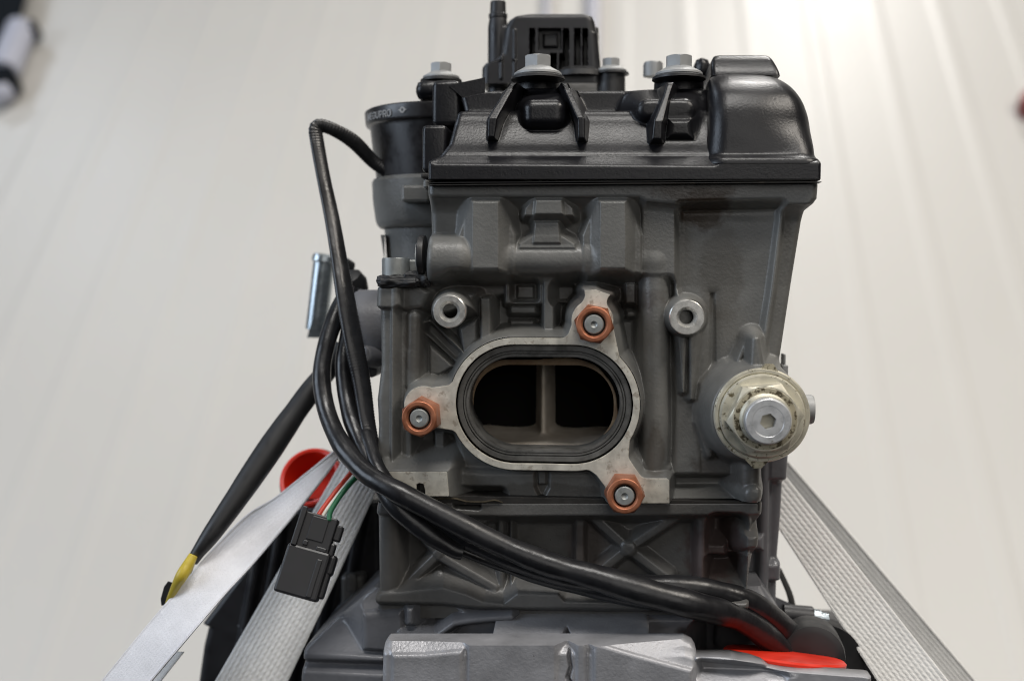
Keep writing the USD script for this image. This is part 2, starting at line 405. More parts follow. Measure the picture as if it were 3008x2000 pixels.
def field(y0, y1, xl, xr, base, relief, hn=0.0, step=2.4, back=60.0, edge=2.0, tedge=0.0, bedge=0.0, egk=1.0):
    """casting whose face is a relief over the (x, z) region seen between the outlines xl(y), xr(y) of the photograph at height hn;
    base(px, py) its plain height; the silhouette rounds over by `edge` mm; closed by side walls reaching back"""
    xl = interp(xl) if not callable(xl) else xl; xr = interp(xr) if not callable(xr) else xr
    ny = int((y1 - y0) / step) + 1
    PY = np.linspace(y0, y1, ny); wmax = max(float(np.max(xr(PY) - xl(PY))), 10)
    nx = int(wmax / step) + 1
    u = np.linspace(0, 1, nx)
    px = xl(PY)[:, None] * (1 - u) + xr(PY)[:, None] * u; py = np.repeat(PY[:, None], nx, 1)
    d = F_ + R_ * ((px - 1504) / FPX)[..., None] + U_ * ((1000 - py) / FPX)[..., None]
    P = CAM + d * ((D - hn) / d[..., 1])[..., None]
    X, Z = P[..., 0], P[..., 2]
    h = np.asarray(base(px, py), float) * np.ones_like(X)
    h = relief.run(X, Z, h)
    if edge:
        q = np.minimum(X - X[:, :1], X[:, -1:] - X)
        h = h - np.where(q < edge, edge - np.sqrt(np.maximum(edge ** 2 - (edge - q) ** 2, 0)), 0) * egk
    if tedge:
        q = Z[:1] - Z; h = h - np.where(q < tedge, tedge - np.sqrt(np.maximum(tedge ** 2 - (tedge - q) ** 2, 0)), 0)
    if bedge:
        q = Z - Z[-1:]; h = h - np.where(q < bedge, bedge - np.sqrt(np.maximum(bedge ** 2 - (bedge - q) ** 2, 0)), 0)
    V = np.stack([X, -h, Z], -1)
    idx = np.arange(ny * nx).reshape(ny, nx)
    a, b, c, e = idx[:-1, :-1], idx[:-1, 1:], idx[1:, 1:], idx[1:, :-1]
    F = np.concatenate([np.stack([a, e, c], -1).reshape(-1, 3), np.stack([a, c, b], -1).reshape(-1, 3)])
    front = trimesh.Trimesh(V.reshape(-1, 3), F, process=False)
    # walls
    ring = np.vstack([V[0, :], V[1:, -1], V[-1, -2::-1], V[-2:0:-1, 0]])
    rb = ring.copy(); rb[:, 1] = np.maximum(back - hn, ring[:, 1] + 1)
    n = len(ring); j = np.arange(n); jn = (j + 1) % n
    W = np.vstack([ring, rb, rb.mean(0)[None]])
    WF = np.vstack([np.stack([j, jn, n + jn], 1), np.stack([j, n + jn, n + j], 1), np.stack([n + j, n + jn, np.full(n, 2 * n)], 1)])
    return trimesh.util.concatenate([front, trimesh.Trimesh(W, WF, process=False)])

# ================================================================ SETTING
def build_wall():
    # ribbed sheet: long shallow ribs, 114 mm apart
    us = []
    pitch, rib, soft = 114.0, 10.0, 9.0
    U = np.arange(-4200, 4200, pitch); off = float((on_wall(1979, 0) - W0) @ we)
    prof = []
    for k in U:
        c = k + off - 0
        for du, hh in ((-rib - soft, 0), (-rib - soft * .6, .25), (-rib - soft * .25, 1.5), (-rib, 1.9), (-rib * .5, 2.2), (0, 2.3), (rib * .5, 2.2), (rib, 1.9), (rib + soft * .25, 1.5), (rib + soft * .6, .25), (rib + soft, 0)):
            prof.append((c + du, hh * .55))
        for q in (45, 57, 69): prof.append((c + q, 0.0))
    prof = np.array(prof)
    vs = np.linspace(-1500, 3200, 48)
    wav = lambda u, v: 2.2 * (meshkit.fbm(np.stack([u * .004, v * .0012, 0 * u], -1), 2, 3) - .5)
    Ug, Vg = np.meshgrid(prof[:, 0], vs); H = np.repeat(prof[None, :, 1], len(vs), 0) + wav(Ug, Vg)
    P = W0 + Ug[..., None] * we + Vg[..., None] * wd + H[..., None] * wn
    ny, nx = Ug.shape; idx = np.arange(ny * nx).reshape(ny, nx)
    a, b, c, e = idx[:-1, :-1], idx[:-1, 1:], idx[1:, 1:], idx[1:, :-1]
    F = np.concatenate([np.stack([a, e, c], -1).reshape(-1, 3), np.stack([a, c, b], -1).reshape(-1, 3)])
    return trimesh.Trimesh(P.reshape(-1, 3), F, process=False)

w = obj('wall', build_wall(), 'wall', '/World', smooth=True)
tag(stage.GetPrimAtPath(w), 'white ribbed sheet wall behind the engine, out of focus', 'wall', kind='structure')

def wallbar(px0, py0, px1, py1, r, off=12.0):
    a, b = on_wall(px0, py0) + wn * off, on_wall(px1, py1) + wn * off
    return tube([(*a, r), (*((a + b) / 2), r), (*b, r)], n=4)

t = thing('wall_conduit', 'thin grey conduit running up the white wall behind the black finned housing', 'conduit', on_wall(1607, 300))
obj('conduit_tube', wallbar(1602, 320, 1618, -700, 7), 'pipe', t)
t = thing('wall_conduit', 'wider grey conduit on the white wall just right of the finned housing', 'conduit', on_wall(1745, 300))
obj('conduit_tube', wallbar(1738, 320, 1756, -700, 14), 'pipe', t)

# blurred things at the picture's edges
def offwall(px, py, off):
    d = ray(px, py); return CAM + d * (((W0 + wn * off - CAM) @ wn) / (d @ wn))
t = thing('steel_bracket', 'blurred grey steel bar with dark end fittings at the upper left', 'bracket', offwall(40, 150, 30))
obj('bar', tube([(*offwall(62, 85, 40), 26), (*offwall(35, 150, 40), 27), (*offwall(8, 215, 40), 28)], n=4), 'lavender', t)
obj('fitting', lathe([(0, -16), (15, -16), (15, 16), (0, 16)], offwall(92, 92, 35), wn, 24), 'darkthing', t)
obj('fitting', lathe([(0, -24), (28, -24), (28, 20), (0, 20)], offwall(5, 240, 35), wn, 24), 'darkthing', t)
obj('foot', tube([(*offwall(14, 262, 30), 22), (*offwall(2, 272, 30), 22), (*offwall(-20, 280, 30), 20)], n=4), 'lavender', t)
t = thing('dark_cabinet', 'blurred black cabinet edge in the top left corner', 'cabinet', offwall(0, 0, 40))
cp = [offwall(x, y, o) for o in (12, 45) for x, y in ((88, -40), (60, 60), (8, 175), (-60, 260), (-400, 260), (-400, -400), (110, -400))]
obj('cabinet_panel', hullpts(cp), 'darkthing', t)
t = thing('maroon_fitting', 'small blurred maroon fitting on the white wall at the right edge', 'fitting', offwall(3004, 305, 20))
obj('knob', lathe([(0, -22), (20, -22), (24, -10), (24, 12), (0, 18)], offwall(3038, 305, 20), wn, 24), 'maroon', t)
# ================================================================ ENGINE
E = thing('motorcycle_engine', 'grey and black motorcycle engine standing upright with its oval exhaust port facing the camera', 'engine', at(1700, 2000, 0))

# ---- exhaust flange outline (mm)
P0 = stadium(1597, 1188, 283, 197)
ear_l = unary_union([Point(*pt(1244, 1192)).buffer(mm(59), 32), ppoly([(1244, 1142), (1400, 1120), (1400, 1275), (1244, 1250)])])
ear_t = unary_union([Point(*pt(1740, 942)).buffer(mm(61), 32), ppoly([(1717, 853), (1750, 851), (1792, 866), (1779, 886), (1782, 930), (1700, 905), (1719, 872)]), ppoly([(1681, 950), (1799, 950), (1822, 1060), (1640, 1060)])])
ear_b = ppoly([(1690, 1350), (1752, 1395), (1778, 1430), (1786, 1478), (1966, 1478), (1966, 1410), (1958, 1405), (1888, 1405), (1868, 1378), (1846, 1345), (1852, 1250)])
FL = unary_union([P0, ear_l, ear_t, ear_b]); FL = FL.buffer(mm(26), 16).buffer(-mm(26), 16)
FL = unary_union([FL.difference(ppoly([(1700, 840), (1830, 840), (1830, 905), (1700, 905)])), FL.intersection(ppoly([(1700, 840), (1830, 840), (1830, 905), (1700, 905)])).buffer(-.01), ear_t, ear_b])
HOLE = stadium(1597, 1188, 263, 177)

# ---- cylinder head casting
h = Relief()
# upper rim under the cover and its lower edge
h.up(s_poly([(1200, 480), (2500, 480), (2500, 602), (1985, 600), (1900, 592), (1880, 580), (1262, 578), (1200, 560)]), -2.6, r=1.2, k=1.3, s=2.6)
# big right-hand panel, the step beside it and the corner ridge
h.up(s_poly([(1885, 600), (1984, 616), (1984, 850), (2010, 905), (1960, 905), (1960, 830), (1885, 830)], -6), -6.0, k=2.2)
h.down(s_poly([(2000, 618), (2282, 612), (2232, 1030), (2090, 1110), (2090, 880), (2012, 850), (2000, 820)], -10), -9.2, r=1.5, k=1.8, s=1.6)
h.round_(s_path([(2300, 548), (2298, 610), (2268, 860), (2236, 1060)], 7, -7), -6.7, mm(7), s=1.8)
# pillars
for fx0, fx1, f0, f1, g0, g1 in ((1386, 1464, 1374, 1476, 1338, 1512), (1762, 1838, 1748, 1852, 1708, 1888)):
    h.up(s_poly([(f0, 588), (f1, 588), (g1, 690), (g1 - 2, 838), (g0 + 4, 838), (g0, 690)]), -5.0, r=1.2, k=2.0, s=1.2)
    h.up(s_poly([(fx0, 592), (fx1, 592), (fx1 + 2, 700), (fx1, 846), (fx0, 846), (fx0 - 2, 700)]), -0.8, r=.5, k=1.15, s=.7)
# bracket lug between the pillars
h.up(s_poly([(1562, 588), (1658, 588), (1682, 612), (1684, 634), (1540, 634), (1543, 612)], -3), -3.0, r=.5, k=2.2, s=.9)
h.up(s_poly([(1574, 589), (1650, 589), (1654, 630), (1570, 630)], -2), -1.4, r=.5, k=1.6, s=.6)
h.up(s_poly([(1570, 652), (1642, 652), (1646, 715), (1566, 715)], -4), -4.0, r=.6, k=2.5, s=1.0)
h.up(s_poly([(1566, 690), (1648, 690), (1690, 716), (1690, 730), (1525, 730), (1525, 716)], -5), -4.6, r=.8, k=1.6, s=1.2)
# cross tubes
h.round_(s_cap((1440, 762), (1790, 762), 48, -6), -3.6, mm(48), s=2.6)
h.round_(s_cap((1200, 762), (1345, 762), 70, -6), 0.6, mm(70), s=1.6)
h.round_(s_cap((1870, 762), (1925, 766), 38, -8), -6.6, mm(38), s=2.6)
# lower face: everything below the tubes is set back
h.down(s_poly([(1350, 838), (1960, 838), (1968, 1400), (1870, 1400), (1870, 1000), (1330, 1000), (1190, 1010), (1190, 870), (1290, 862)], -15), -17, r=1.5, k=2.6, s=3.2)
h.down(s_poly([(1395, 890), (1700, 840), (1700, 1000), (1395, 1000)], -20), -23, r=1.0, k=3, s=1.4)
h.down(s_poly([(1830, 900), (1890, 850), (1895, 1370), (1862, 1370), (1840, 1250), (1862, 1100), (1815, 1000)], -22), -25, r=1.5, k=3, s=1.6)
# ribs in the pockets
h.up(s_rect(1597, 812, 1626, 1000, -11), -11, r=.6, k=5, s=1.2)
h.up(s_rect(1412, 876, 1440, 1010, -11), -11, r=.6, k=5, s=1.2)
h.up(s_rect(1485, 820, 1600, 892, -15), -14, r=.8, k=4, s=1.0)
h.down(s_rect(1508, 832, 1578, 880, -17, .8), -19.5, r=.5, k=4, s=.6)
h.up(s_rect(1520, 842, 1566, 876, -17), -17.5, r=.5, k=3, s=.8)
h.up(s_rect(1500, 903, 1572, 920, -14), -15.5, r=.5, k=3, s=1.0)
h.up(s_rect(1498, 943, 1566, 957, -18), -19.5, r=.5, k=3, s=1.0)
h.up(s_rect(1632, 832, 1692, 886, -18), -18.0, r=.6, k=3, s=1.0)
h.down(s_rect(1640, 842, 1684, 880, -19, .8), -22, r=.5, k=3, s=.6)
h.up(s_rect(1660, 890, 1700, 925, -20), -20.5, r=.6, k=3, s=1.0)
h.up(s_rect(1842, 915, 1876, 930, -15), -16, r=.5, k=3, s=1.0)
h.up(s_rect(1838, 832, 1866, 890, -13), -12, r=.6, k=3, s=1.0)
h.up(s_rect(1820, 945, 1868, 1060, -19), -19, r=.6, k=3, s=1.0)
# vertical columns right of the port
h.round_(s_cap((1925, 770), (1926, 1420), 40, -8), -6.0, mm(40), s=2.4)
h.up(s_poly([(1985, 960), (2075, 960), (2080, 1080), (2050, 1180), (2062, 1400), (1972, 1400), (1985, 1180), (1972, 1080)], -10), -10.5, r=1.8, k=1.6, s=2.0)
h.up(s_cap((2002, 950), (2006, 1150), 15, -7, 3), -5.6, r=1.2, k=2.4, s=1.6)
h.up(s_cap((2040, 950), (2030, 1170), 17, -7, 3), -5.4, r=1.2, k=2.4, s=1.6)
h.up(s_circ((2018, 932), 55, -1), -1.6, r=.8, k=5, s=1.8)
h.down(s_poly([(2085, 860), (2100, 860), (2105, 1120), (2085, 1300), (2070, 1300), (2080, 1100)], -12), -12.5, r=2.5, k=.8, s=3)
h.up(s_circ((1320, 915), 54, -1), -1.6, r=.8, k=5, s=1.8)
h.up(s_poly([(1345, 860), (1395, 865), (1375, 900), (1350, 890)], -9), -9, r=1, k=2.5, s=2)
# pocket left of the port with slanting ribs
h.down(s_poly([(1240, 940), (1300, 960), (1400, 930), (1400, 985), (1290, 1120), (1240, 1120)], -16), -19, r=1, k=3, s=1.5)
h.up(s_poly([(1352, 968), (1398, 940), (1398, 1000), (1362, 1036)], -13), -13, r=.8, k=3, s=1.0)
h.up(s_poly([(1245, 945), (1262, 940), (1366, 1042), (1350, 1066), (1245, 975)], -12), -12, r=.8, k=3, s=1.0)
h.down(s_cap((1262, 966), (1340, 1042), 11, -14), -17.5, r=.6, k=3, s=.8)
h.up(s_poly([(1262, 1016), (1330, 1076), (1290, 1100), (1262, 1100)], -14), -14.5, r=.8, k=3, s=1.0)
# left column with its ridges
h.up(s_poly([(1050, 838), (1235, 838), (1265, 858), (1240, 905), (1182, 915), (1180, 1385), (1050, 1385)], -8), -8.5, r=2.0, k=2.2, s=2.0)
h.up(s_poly([(1050, 842), (1170, 842), (1168, 905), (1120, 905), (1050, 905)], -6), -6.0, r=1.0, k=2.5, s=1.2)
h.round_(s_cap((1163, 850), (1160, 1390), 15, -6), -5.6, mm(15), s=1.2)
h.down(s_cap((1186, 920), (1184, 1370), 8, -10), -11, r=.5, k=2, s=1.2)
h.round_(s_cap((1215, 930), (1212, 1130), 22, -10), -9.0, mm(22), s=2.2)
h.round_(s_cap((1205, 1270), (1205, 1390), 26, -9), -9.0, mm(26), s=2.2)
h.down(s_poly([(1236, 1262), (1330, 1280), (1350, 1340), (1330, 1372), (1236, 1372)], -14), -18, r=1.0, k=3, s=1.5)
h.up(s_rect(1278, 1270, 1305, 1372, -14), -14, r=.7, k=3, s=1.2)
# wall below the port
h.up(s_poly([(1322, 1372), (1420, 1380), (1780, 1380), (1790, 1490), (1330, 1490)], -9), -8.5, r=2.5, k=1.4, s=2.0)
h.down(s_poly([(1572, 1380), (1612, 1380), (1610, 1432), (1598, 1456), (1586, 1456), (1574, 1432)], -8), -10.5, r=.8, k=1.6, s=.8)
h.up(s_poly([(1580, 1376), (1604, 1376), (1602, 1424), (1582, 1424)], -8), -9.3, r=.5, k=2, s=.6)
h.down(s_rect(1330, 1450, 1470, 1480, -10), -16, r=.8, k=2, s=1.2)
# pads, ledges at the bottom
h.up(s_poly([(1132, 1380), (1318, 1380), (1322, 1460), (1120, 1460)], -1), -1.4, r=.6, k=1.9, s=1.4)
h.down(s_poly([(1222, 1440), (1224, 1421), (1234, 1417), (1246, 1421), (1248, 1470), (1222, 1470)], -2), -9, r=.5, k=6, s=.4)
h.up(s_poly([(1968, 1432), (2150, 1432), (2175, 1422), (2240, 1424), (2240, 1482), (1968, 1482)], -4), -4.0, r=1.0, k=1.8, s=1.6)
h.down(s_poly([(1975, 1402), (2160, 1402), (2160, 1426), (1975, 1428)], -14), -16, r=1.0, k=2.2, s=1.5)
h.round_(s_cap((2205, 1340), (2205, 1480), 30, -3), -1.5, mm(30), s=2.0)
h.up(s_circ((2212, 1452), 28, -1), 0.5, r=2.5, k=2.0, s=1.6)
h.round_(s_path([(1958, 1378), (1900, 1378), (1868, 1345), (1842, 1320)], 12, -9), -8.0, mm(12), s=1.5)
# boss of the tensioner
bc = (2226, 1220)
h.up(s_circ(bc, 137, 5), 4.6, r=1.4, k=3.2, s=3.5)
h.round_(s_cap((2222, 1000), (2228, 1110), 14, 2, 26), 1.2, mm(16), s=2.2)
h.round_(s_path([(2185, 1105), (2172, 1060), (2196, 1000)], 7, -3), -4.4, mm(7), s=1.8)
h.round_(s_path([(2085, 1335), (2050, 1240), (2065, 1130), (2130, 1070)], 10, -9), -8.4, mm(10), s=3.0)
# body under the machined flange, open port
h.up(s_shape(FL.buffer(.25)), -0.5, r=.15, k=5.0, s=2.2)
h.down(s_shape(HOLE.buffer(.15)), -96, r=.2, k=40, s=.2)
base = lambda px, py: np.interp(py, [535, 590, 640, 840, 1475], [-7, -8.5, -9, -10.5, -11])
hxl = [(532, 1254), (690, 1256), (700, 1250), (826, 1252), (834, 1240), (840, 1110), (848, 1098), (900, 1096), (912, 1104), (1080, 1106), (1180, 1094), (1260, 1098), (1340, 1094), (1385, 1110), (1400, 1118), (1478, 1118)]
hxr = [(532, 2408), (582, 2404), (598, 2392), (616, 2372), (720, 2356), (1050, 2306), (1080, 2300), (1130, 2340), (1200, 2366), (1280, 2360), (1330, 2310), (1352, 2246), (1440, 2246), (1478, 2240)]
head = obj('cylinder_head', cat_(field(541, 836, [(532, 1254), (690, 1256), (836, 1251)], hxr, base, h, hn=-2, step=2.2, back=105, edge=2.6), field(836, 1473, [(836, 1104), (848, 1098)] + hxl[7:], hxr, base, h, hn=-2, step=2.2, back=105, edge=2.6)), 'cast', E, smooth=True)

# ---- machined faces
obj('exhaust_flange_face', poly3(FL.difference(HOLE), 0.0, 1.0, bevel=.18), 'machined', head, smooth=False)
pad = ppoly([(1138, 1386), (1313, 1386), (1319, 1457), (1126, 1457)], -1).difference(ppoly([(1222, 1470), (1223, 1422), (1232, 1418), (1244, 1421), (1249, 1440), (1249, 1470)], -1)).buffer(-.4).buffer(.4)
obj('machined_pad', poly3(pad, -0.9, 0.9, bevel=.15), 'machined', head, smooth=False)
def boss_ring(px, py, r, ri):
    c = np.array(at(px, py, 0.6)); c[1] = 0
    R, q = mm(r), mm(ri)
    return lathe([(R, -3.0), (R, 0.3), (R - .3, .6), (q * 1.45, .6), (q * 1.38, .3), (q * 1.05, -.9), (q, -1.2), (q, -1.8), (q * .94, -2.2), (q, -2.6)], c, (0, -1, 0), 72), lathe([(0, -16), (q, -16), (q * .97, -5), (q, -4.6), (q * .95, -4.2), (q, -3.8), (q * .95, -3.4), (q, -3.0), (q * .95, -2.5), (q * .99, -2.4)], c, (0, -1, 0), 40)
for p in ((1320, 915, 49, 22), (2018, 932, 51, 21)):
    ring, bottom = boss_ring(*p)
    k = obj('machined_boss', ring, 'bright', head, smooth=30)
    obj('bore', bottom, 'soot_shade', head)  # bore walls painted black for the shade inside the hole

# ---- port: seal rings, scorched lip, duct with its dividing web
def ring_part(name, o0, o1, hh, dep, material, bevel=.2):
    a, b = HOLE.buffer(-mm(o0), 24), HOLE.buffer(-mm(o1), 24)
    return obj(name, poly3(a.difference(b), hh, dep, bevel=bevel), material, head, smooth=30)
ring_part('port_seal_ring', 4, 20, -1.6, 9, 'seal', .3)
ring_part('port_seal_ring', 19, 23, -3.4, 8, 'soot_shade', .1)
ring_part('port_seal_ring', 22, 27, -2.0, 9, 'seal', .2)
ring_part('port_seal_ring', 26.5, 29, -3.4, 9, 'soot_shade', .1)
ring_part('port_seal_ring', 28, 38, -2.5, 12, 'seal', .3)
ring_part('port_seal_seat', -1, 6, -4.5, 8, 'soot_shade', .1)
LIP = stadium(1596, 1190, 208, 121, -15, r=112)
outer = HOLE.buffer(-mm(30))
obj('port_lip', poly3(outer.difference(LIP), -13.5, 3, bevel=.6), 'soot_shade', head, smooth=30)
# scorched rim of the lip: an uneven band of bare metal round the opening
rng = np.random.RandomState(3)
def uneven(poly, lo, hi, seed):
    ring = np.array(poly.exterior.coords)[:-1]; c = ring.mean(0)
    nrm = ring - c
    L = poly.exterior; P = []
    for t in np.linspace(0, L.length, 220, endpoint=False):
        q = np.array(L.interpolate(t).coords[0]); q2 = np.array(L.interpolate(t + .05).coords[0]); e = q2 - q; nn = np.array([e[1], -e[0]]) / (np.hypot(*e) + 1e-9)
        if nn @ (q - c) < 0: nn = -nn
        ang = math.atan2(q[1] - c[1], (q[0] - c[0]) * .6)
        topw = max(0, math.sin(ang)) ** 1.2; botr = max(0, math.cos(ang + .75)) ** 2 * .9
        wd_ = lo + (hi - lo) * (topw + botr) * (.62 + .76 * meshkit.noise(np.array([[t * .22, seed, .5]]), seed)[0])
        P.append(q + nn * max(wd_, .05))
    return Polygon(P).buffer(0)
obj('port_lip_rim', poly3(uneven(LIP, .05, 2.4, 5).difference(LIP.buffer(-.05)), -12.9, 2.5, bevel=.3), 'rust', head, smooth=30)
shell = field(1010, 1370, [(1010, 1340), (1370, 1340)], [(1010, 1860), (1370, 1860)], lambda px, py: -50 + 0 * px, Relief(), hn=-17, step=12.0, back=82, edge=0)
obj('port_duct', shell, 'soot_shade', head, smooth=True)  # black sheet painting the darkness of the deep side passages
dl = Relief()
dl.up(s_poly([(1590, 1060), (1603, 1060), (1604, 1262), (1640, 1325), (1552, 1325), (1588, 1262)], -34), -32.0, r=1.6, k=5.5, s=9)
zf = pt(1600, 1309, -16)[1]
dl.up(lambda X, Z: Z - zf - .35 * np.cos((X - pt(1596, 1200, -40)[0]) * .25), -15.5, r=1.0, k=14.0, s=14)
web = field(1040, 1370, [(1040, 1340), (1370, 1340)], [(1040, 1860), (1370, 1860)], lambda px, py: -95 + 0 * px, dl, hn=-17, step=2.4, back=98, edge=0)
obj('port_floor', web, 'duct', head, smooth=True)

# ---- studs and copper nuts
for k, (px, py, rot) in enumerate(((1745, 953, .32), (1231, 1229, .08), (1835, 1457, .5))):
    c = np.array(at(px, py, 9.0)); c[1] = 0
    nut = m3.Manifold(m3.Mesh(*(lambda m: (np.asarray(m.vertices, np.float32), np.asarray(m.faces, np.uint32)))(hexa(c, (0, -1, 0), 7.25, -.1, 9.0, rot + math.pi / 6, ch=1.9, cr=6.3))))
    cut = lathe([(0, -1), (4.0, -1), (4.0, 8.3), (4.6, 9.2), (0, 9.2)], c, (0, -1, 0), 64)
    nutm = nut - m3.Manifold(m3.Mesh(np.asarray(cut.vertices, np.float32), np.asarray(cut.faces, np.uint32))) if cut.is_watertight else nut
    n_ = obj('exhaust_nut', nutm, 'copper', E, smooth=28)
    fl = lathe([(4.3, 8.4), (4.5, 9.0), (4.7, 9.2), (4.85, 9.25), (5.9, 9.25), (6.15, 9.15), (6.35, 8.9), (6.42, 8.4), (6.42, 8.0), (4.3, 8.0)], c, (0, -1, 0), 72)
    obj('nut_face', fl, 'copper', n_, smooth=30)
    st = lathe([(4.1, 0), (4.1, 5.0), (3.45, 5.2), (3.45, 8.6), (3.1, 9.0), (1.25, 9.1), (1.0, 8.8), (.4, 8.6), (0, 8.6)], c + np.array([0, 0, 0]), (0, -1, 0), 56)
    obj('exhaust_stud', st, 'zinc', E, smooth=35)

# ---- tensioner plug at the right
tc = np.array(at(2257, 1238, 21)); tc[1] = 0
AX = (0, -1, 0)
ring = lathe([(0, 3), (16.6, 3.0), (16.8, 5.6), (16.3, 6.3), (15.3, 6.3), (14.9, 5.9), (14.9, 7.6), (14.3, 8.6), (0, 8.6)], tc, AX, 128)
tp = obj('tensioner_plug', ring, 'plug', E, smooth=30)
for a, dd in ((1.43, ((-3.5, -.6), (3.5, -1.2), (1.6, 1.9), (-1.2, 1.9))), (-1.66, ((-4.5, .9), (4.5, .6), (1.6, -2.4), (-1.2, -2.5)))):
    obj('gasket_tab', hullpts([tc + np.array([math.cos(a) * 16.4 + dx, y, math.sin(a) * 16.4 + dz]) for dx, dz in dd for y in (-6.1, -3.2)]), 'oily', tp, smooth=False)
obj('hex_collar', hexa(tc, AX, 13.3, 8.4, 14.5, math.radians(6), ch=1.0, cr=11.2), 'plug', tp, smooth=20)
obj('oily_ring', lathe([(8.6, 14.3), (8.6, 14.62), (10.6, 14.62), (11.0, 14.3)], tc, AX, 96), 'oily', tp, smooth=20)
obj('thread_ring', lathe([(0, 14), (8.9, 14.2), (8.9, 15.0), (8.4, 15.3), (8.8, 15.8), (8.3, 16.1), (8.7, 16.7), (8.2, 17.0), (8.3, 17.5), (7.9, 17.6), (0, 17.6)], tc, AX, 96), 'plug', tp, smooth=30)
scr = lathe([(0, 17), (7.9, 17), (7.9, 20.3), (7.65, 20.85), (7.4, 21.0), (5.35, 21.0), (5.25, 20.93), (3.2, 20.93), (0, 20.93)], tc, AX, 96)
sm = m3.Manifold(m3.Mesh(np.asarray(scr.vertices, np.float32), np.asarray(scr.faces, np.uint32)))
hx = hexa(tc, AX, 2.85, 16, 22.0, .28, ch=.01, cr=2.4)
try:
    sm2 = sm - m3.Manifold(m3.Mesh(np.asarray(hx.vertices, np.float32), np.asarray(hx.faces, np.uint32)))
    if sm2.num_tri() > 10: sm = sm2
except Exception: pass
obj('cap_screw', sm, 'plugcap', tp, smooth=22)
obj('socket_floor', lathe([(0, 17.2), (2.4, 17.2), (2.4, 16.5)], tc, AX, 24), 'soot_shade', tp)  # black disc, shade of the socket put into its colour
obj('side_bolt', lathe([(0, -6), (5.0, -6), (5.6, -2), (5.6, 1.2), (5.2, 2), (0, 2)], at(2372, 1202, -22), (1, 0, 0), 40), 'bolt', E)
obj('side_bracket', cat_(rbox(2296, 1072, 2316, 1110, -40, 8, .6), rbox(2300, 1040, 2309, 1072, -42, 6, .6)), 'bolt', E)
# ================================================================ VALVE COVER
vc = Relief()
# lip
vc.up(s_poly([(1200, 474), (2600, 474), (2600, 560), (1200, 560)]), 1.4, r=1.3, k=2.0, s=.9)
vc.down(s_poly([(1292, 446), (1900, 452), (2090, 456), (2090, 462), (1292, 456)], -3), -3.6, r=.4, k=1.2, s=.9)
# knobs below the bolts, gussets
fin = lambda y0, h0, y1, h1: (lambda X, Z: np.interp(-Z, [-pt(1600, y0, -6)[1], -pt(1600, y1, -6)[1]], [h0, h1]))
vc.up(s_rect(1532, 286, 1662, 378, -8, 4.0), -8.0, r=4.0, k=2.6, s=3.5)
vc.up(s_poly([(1540, 222), (1650, 222), (1650, 310), (1540, 310)], -24), -24, r=2, k=3, s=2)
vc.up(s_poly([(1494, 226), (1517, 226), (1464, 350), (1456, 408), (1434, 408), (1436, 347)], -6), fin(228, -13, 350, -3.0), r=.7, k=7, s=.9)
vc.up(s_poly([(1642, 228), (1663, 228), (1719, 354), (1720, 412), (1698, 412), (1696, 354)], -6), fin(228, -13, 350, -3.0), r=.7, k=7, s=.9)
vc.up(s_rect(1868, 284, 2046, 356, -9, 4.4), -9.6, r=3.2, k=2.4, s=3.2)
vc.up(s_poly([(1965, 350), (2030, 350), (2038, 410), (1955, 410)], -8), -7.0, r=2.5, k=1.2, s=3.0)
vc.up(s_poly([(1964, 226), (1986, 226), (1966, 290), (1946, 370), (1944, 416), (1912, 416), (1918, 360), (1948, 280)], -6), fin(228, -12, 365, -2.0), r=.9, k=5, s=1.0)
vc.up(s_poly([(1925, 222), (2075, 222), (2075, 305), (1925, 305)], -25), -25, r=2.5, k=3, s=2)
def cbase(px, py):
    q = pch(py, [228, 294, 302, 312, 345, 420, 448, 462, 470, 480, 530], [-30, -29, -24, -17, -13.5, -7.5, -4.6, -3.6, -2.4, 0, 0.5])
    return q
cxl = [(228, 1420), (250, 1322), (300, 1336), (322, 1326), (420, 1310), (452, 1292), (462, 1284), (468, 1268), (480, 1262), (530, 1262)]
cxr = [(228, 2110), (474, 2110), (479, 2400), (484, 2407), (530, 2406)]
main = cat_(field(228, 474, cxl, [(228, 2110), (474, 2110)], cbase, vc, hn=-3, step=2.2, back=70, edge=2.5, tedge=1.5),
            field(474, 529, [(474, 1265), (480, 1262), (529, 1262)], [(474, 2404), (482, 2407), (529, 2406)], cbase, vc, hn=-3, step=2.2, back=70, edge=1.6))
# right-hand tunnel: a swept round shoulder
dr = Relief()
def dbase(px, py):
    q = pch(py, [186, 190, 198, 215, 240, 280, 330, 400, 445, 456, 464, 472, 486], [-31, -25.5, -20.5, -15.5, -10.5, -5.8, -3.0, -1.4, -1.0, -.7, .1, 1.2, 1.7])
    return q - 8.0 * np.clip((px - 2130) / 250, 0, 1.2) ** 2.4 * (lambda q: q * q * (3 - 2 * q))(np.clip((474 - py) / 130, 0, 1))
dxl = pinterp([(186, 2112), (215, 2096), (300, 2088), (440, 2076), (486, 2070)])
dxr = pinterp([(186, 2280), (196, 2308), (215, 2334), (250, 2361), (300, 2384), (360, 2396), (430, 2396), (454, 2395), (466, 2398), (474, 2405), (486, 2407)])
tunnel = field(186, 486, dxl, dxr, dbase, dr, hn=-6, step=2.4, back=70, edge=7.0, tedge=0)
plate = field(153, 226, pinterp([(153, 2114), (160, 2100), (200, 2088), (226, 2088)]), pinterp([(153, 2252), (160, 2264), (180, 2276), (226, 2290)]), lambda px, py: pch(py, [153, 156, 162, 188, 226], [-38, -34.5, -32.8, -29.5, -27]), Relief(), hn=-30, step=2.4, back=70, edge=2.0, tedge=0)
knob = rbox(2040, 166, 2088, 232, -55, 20, 4)
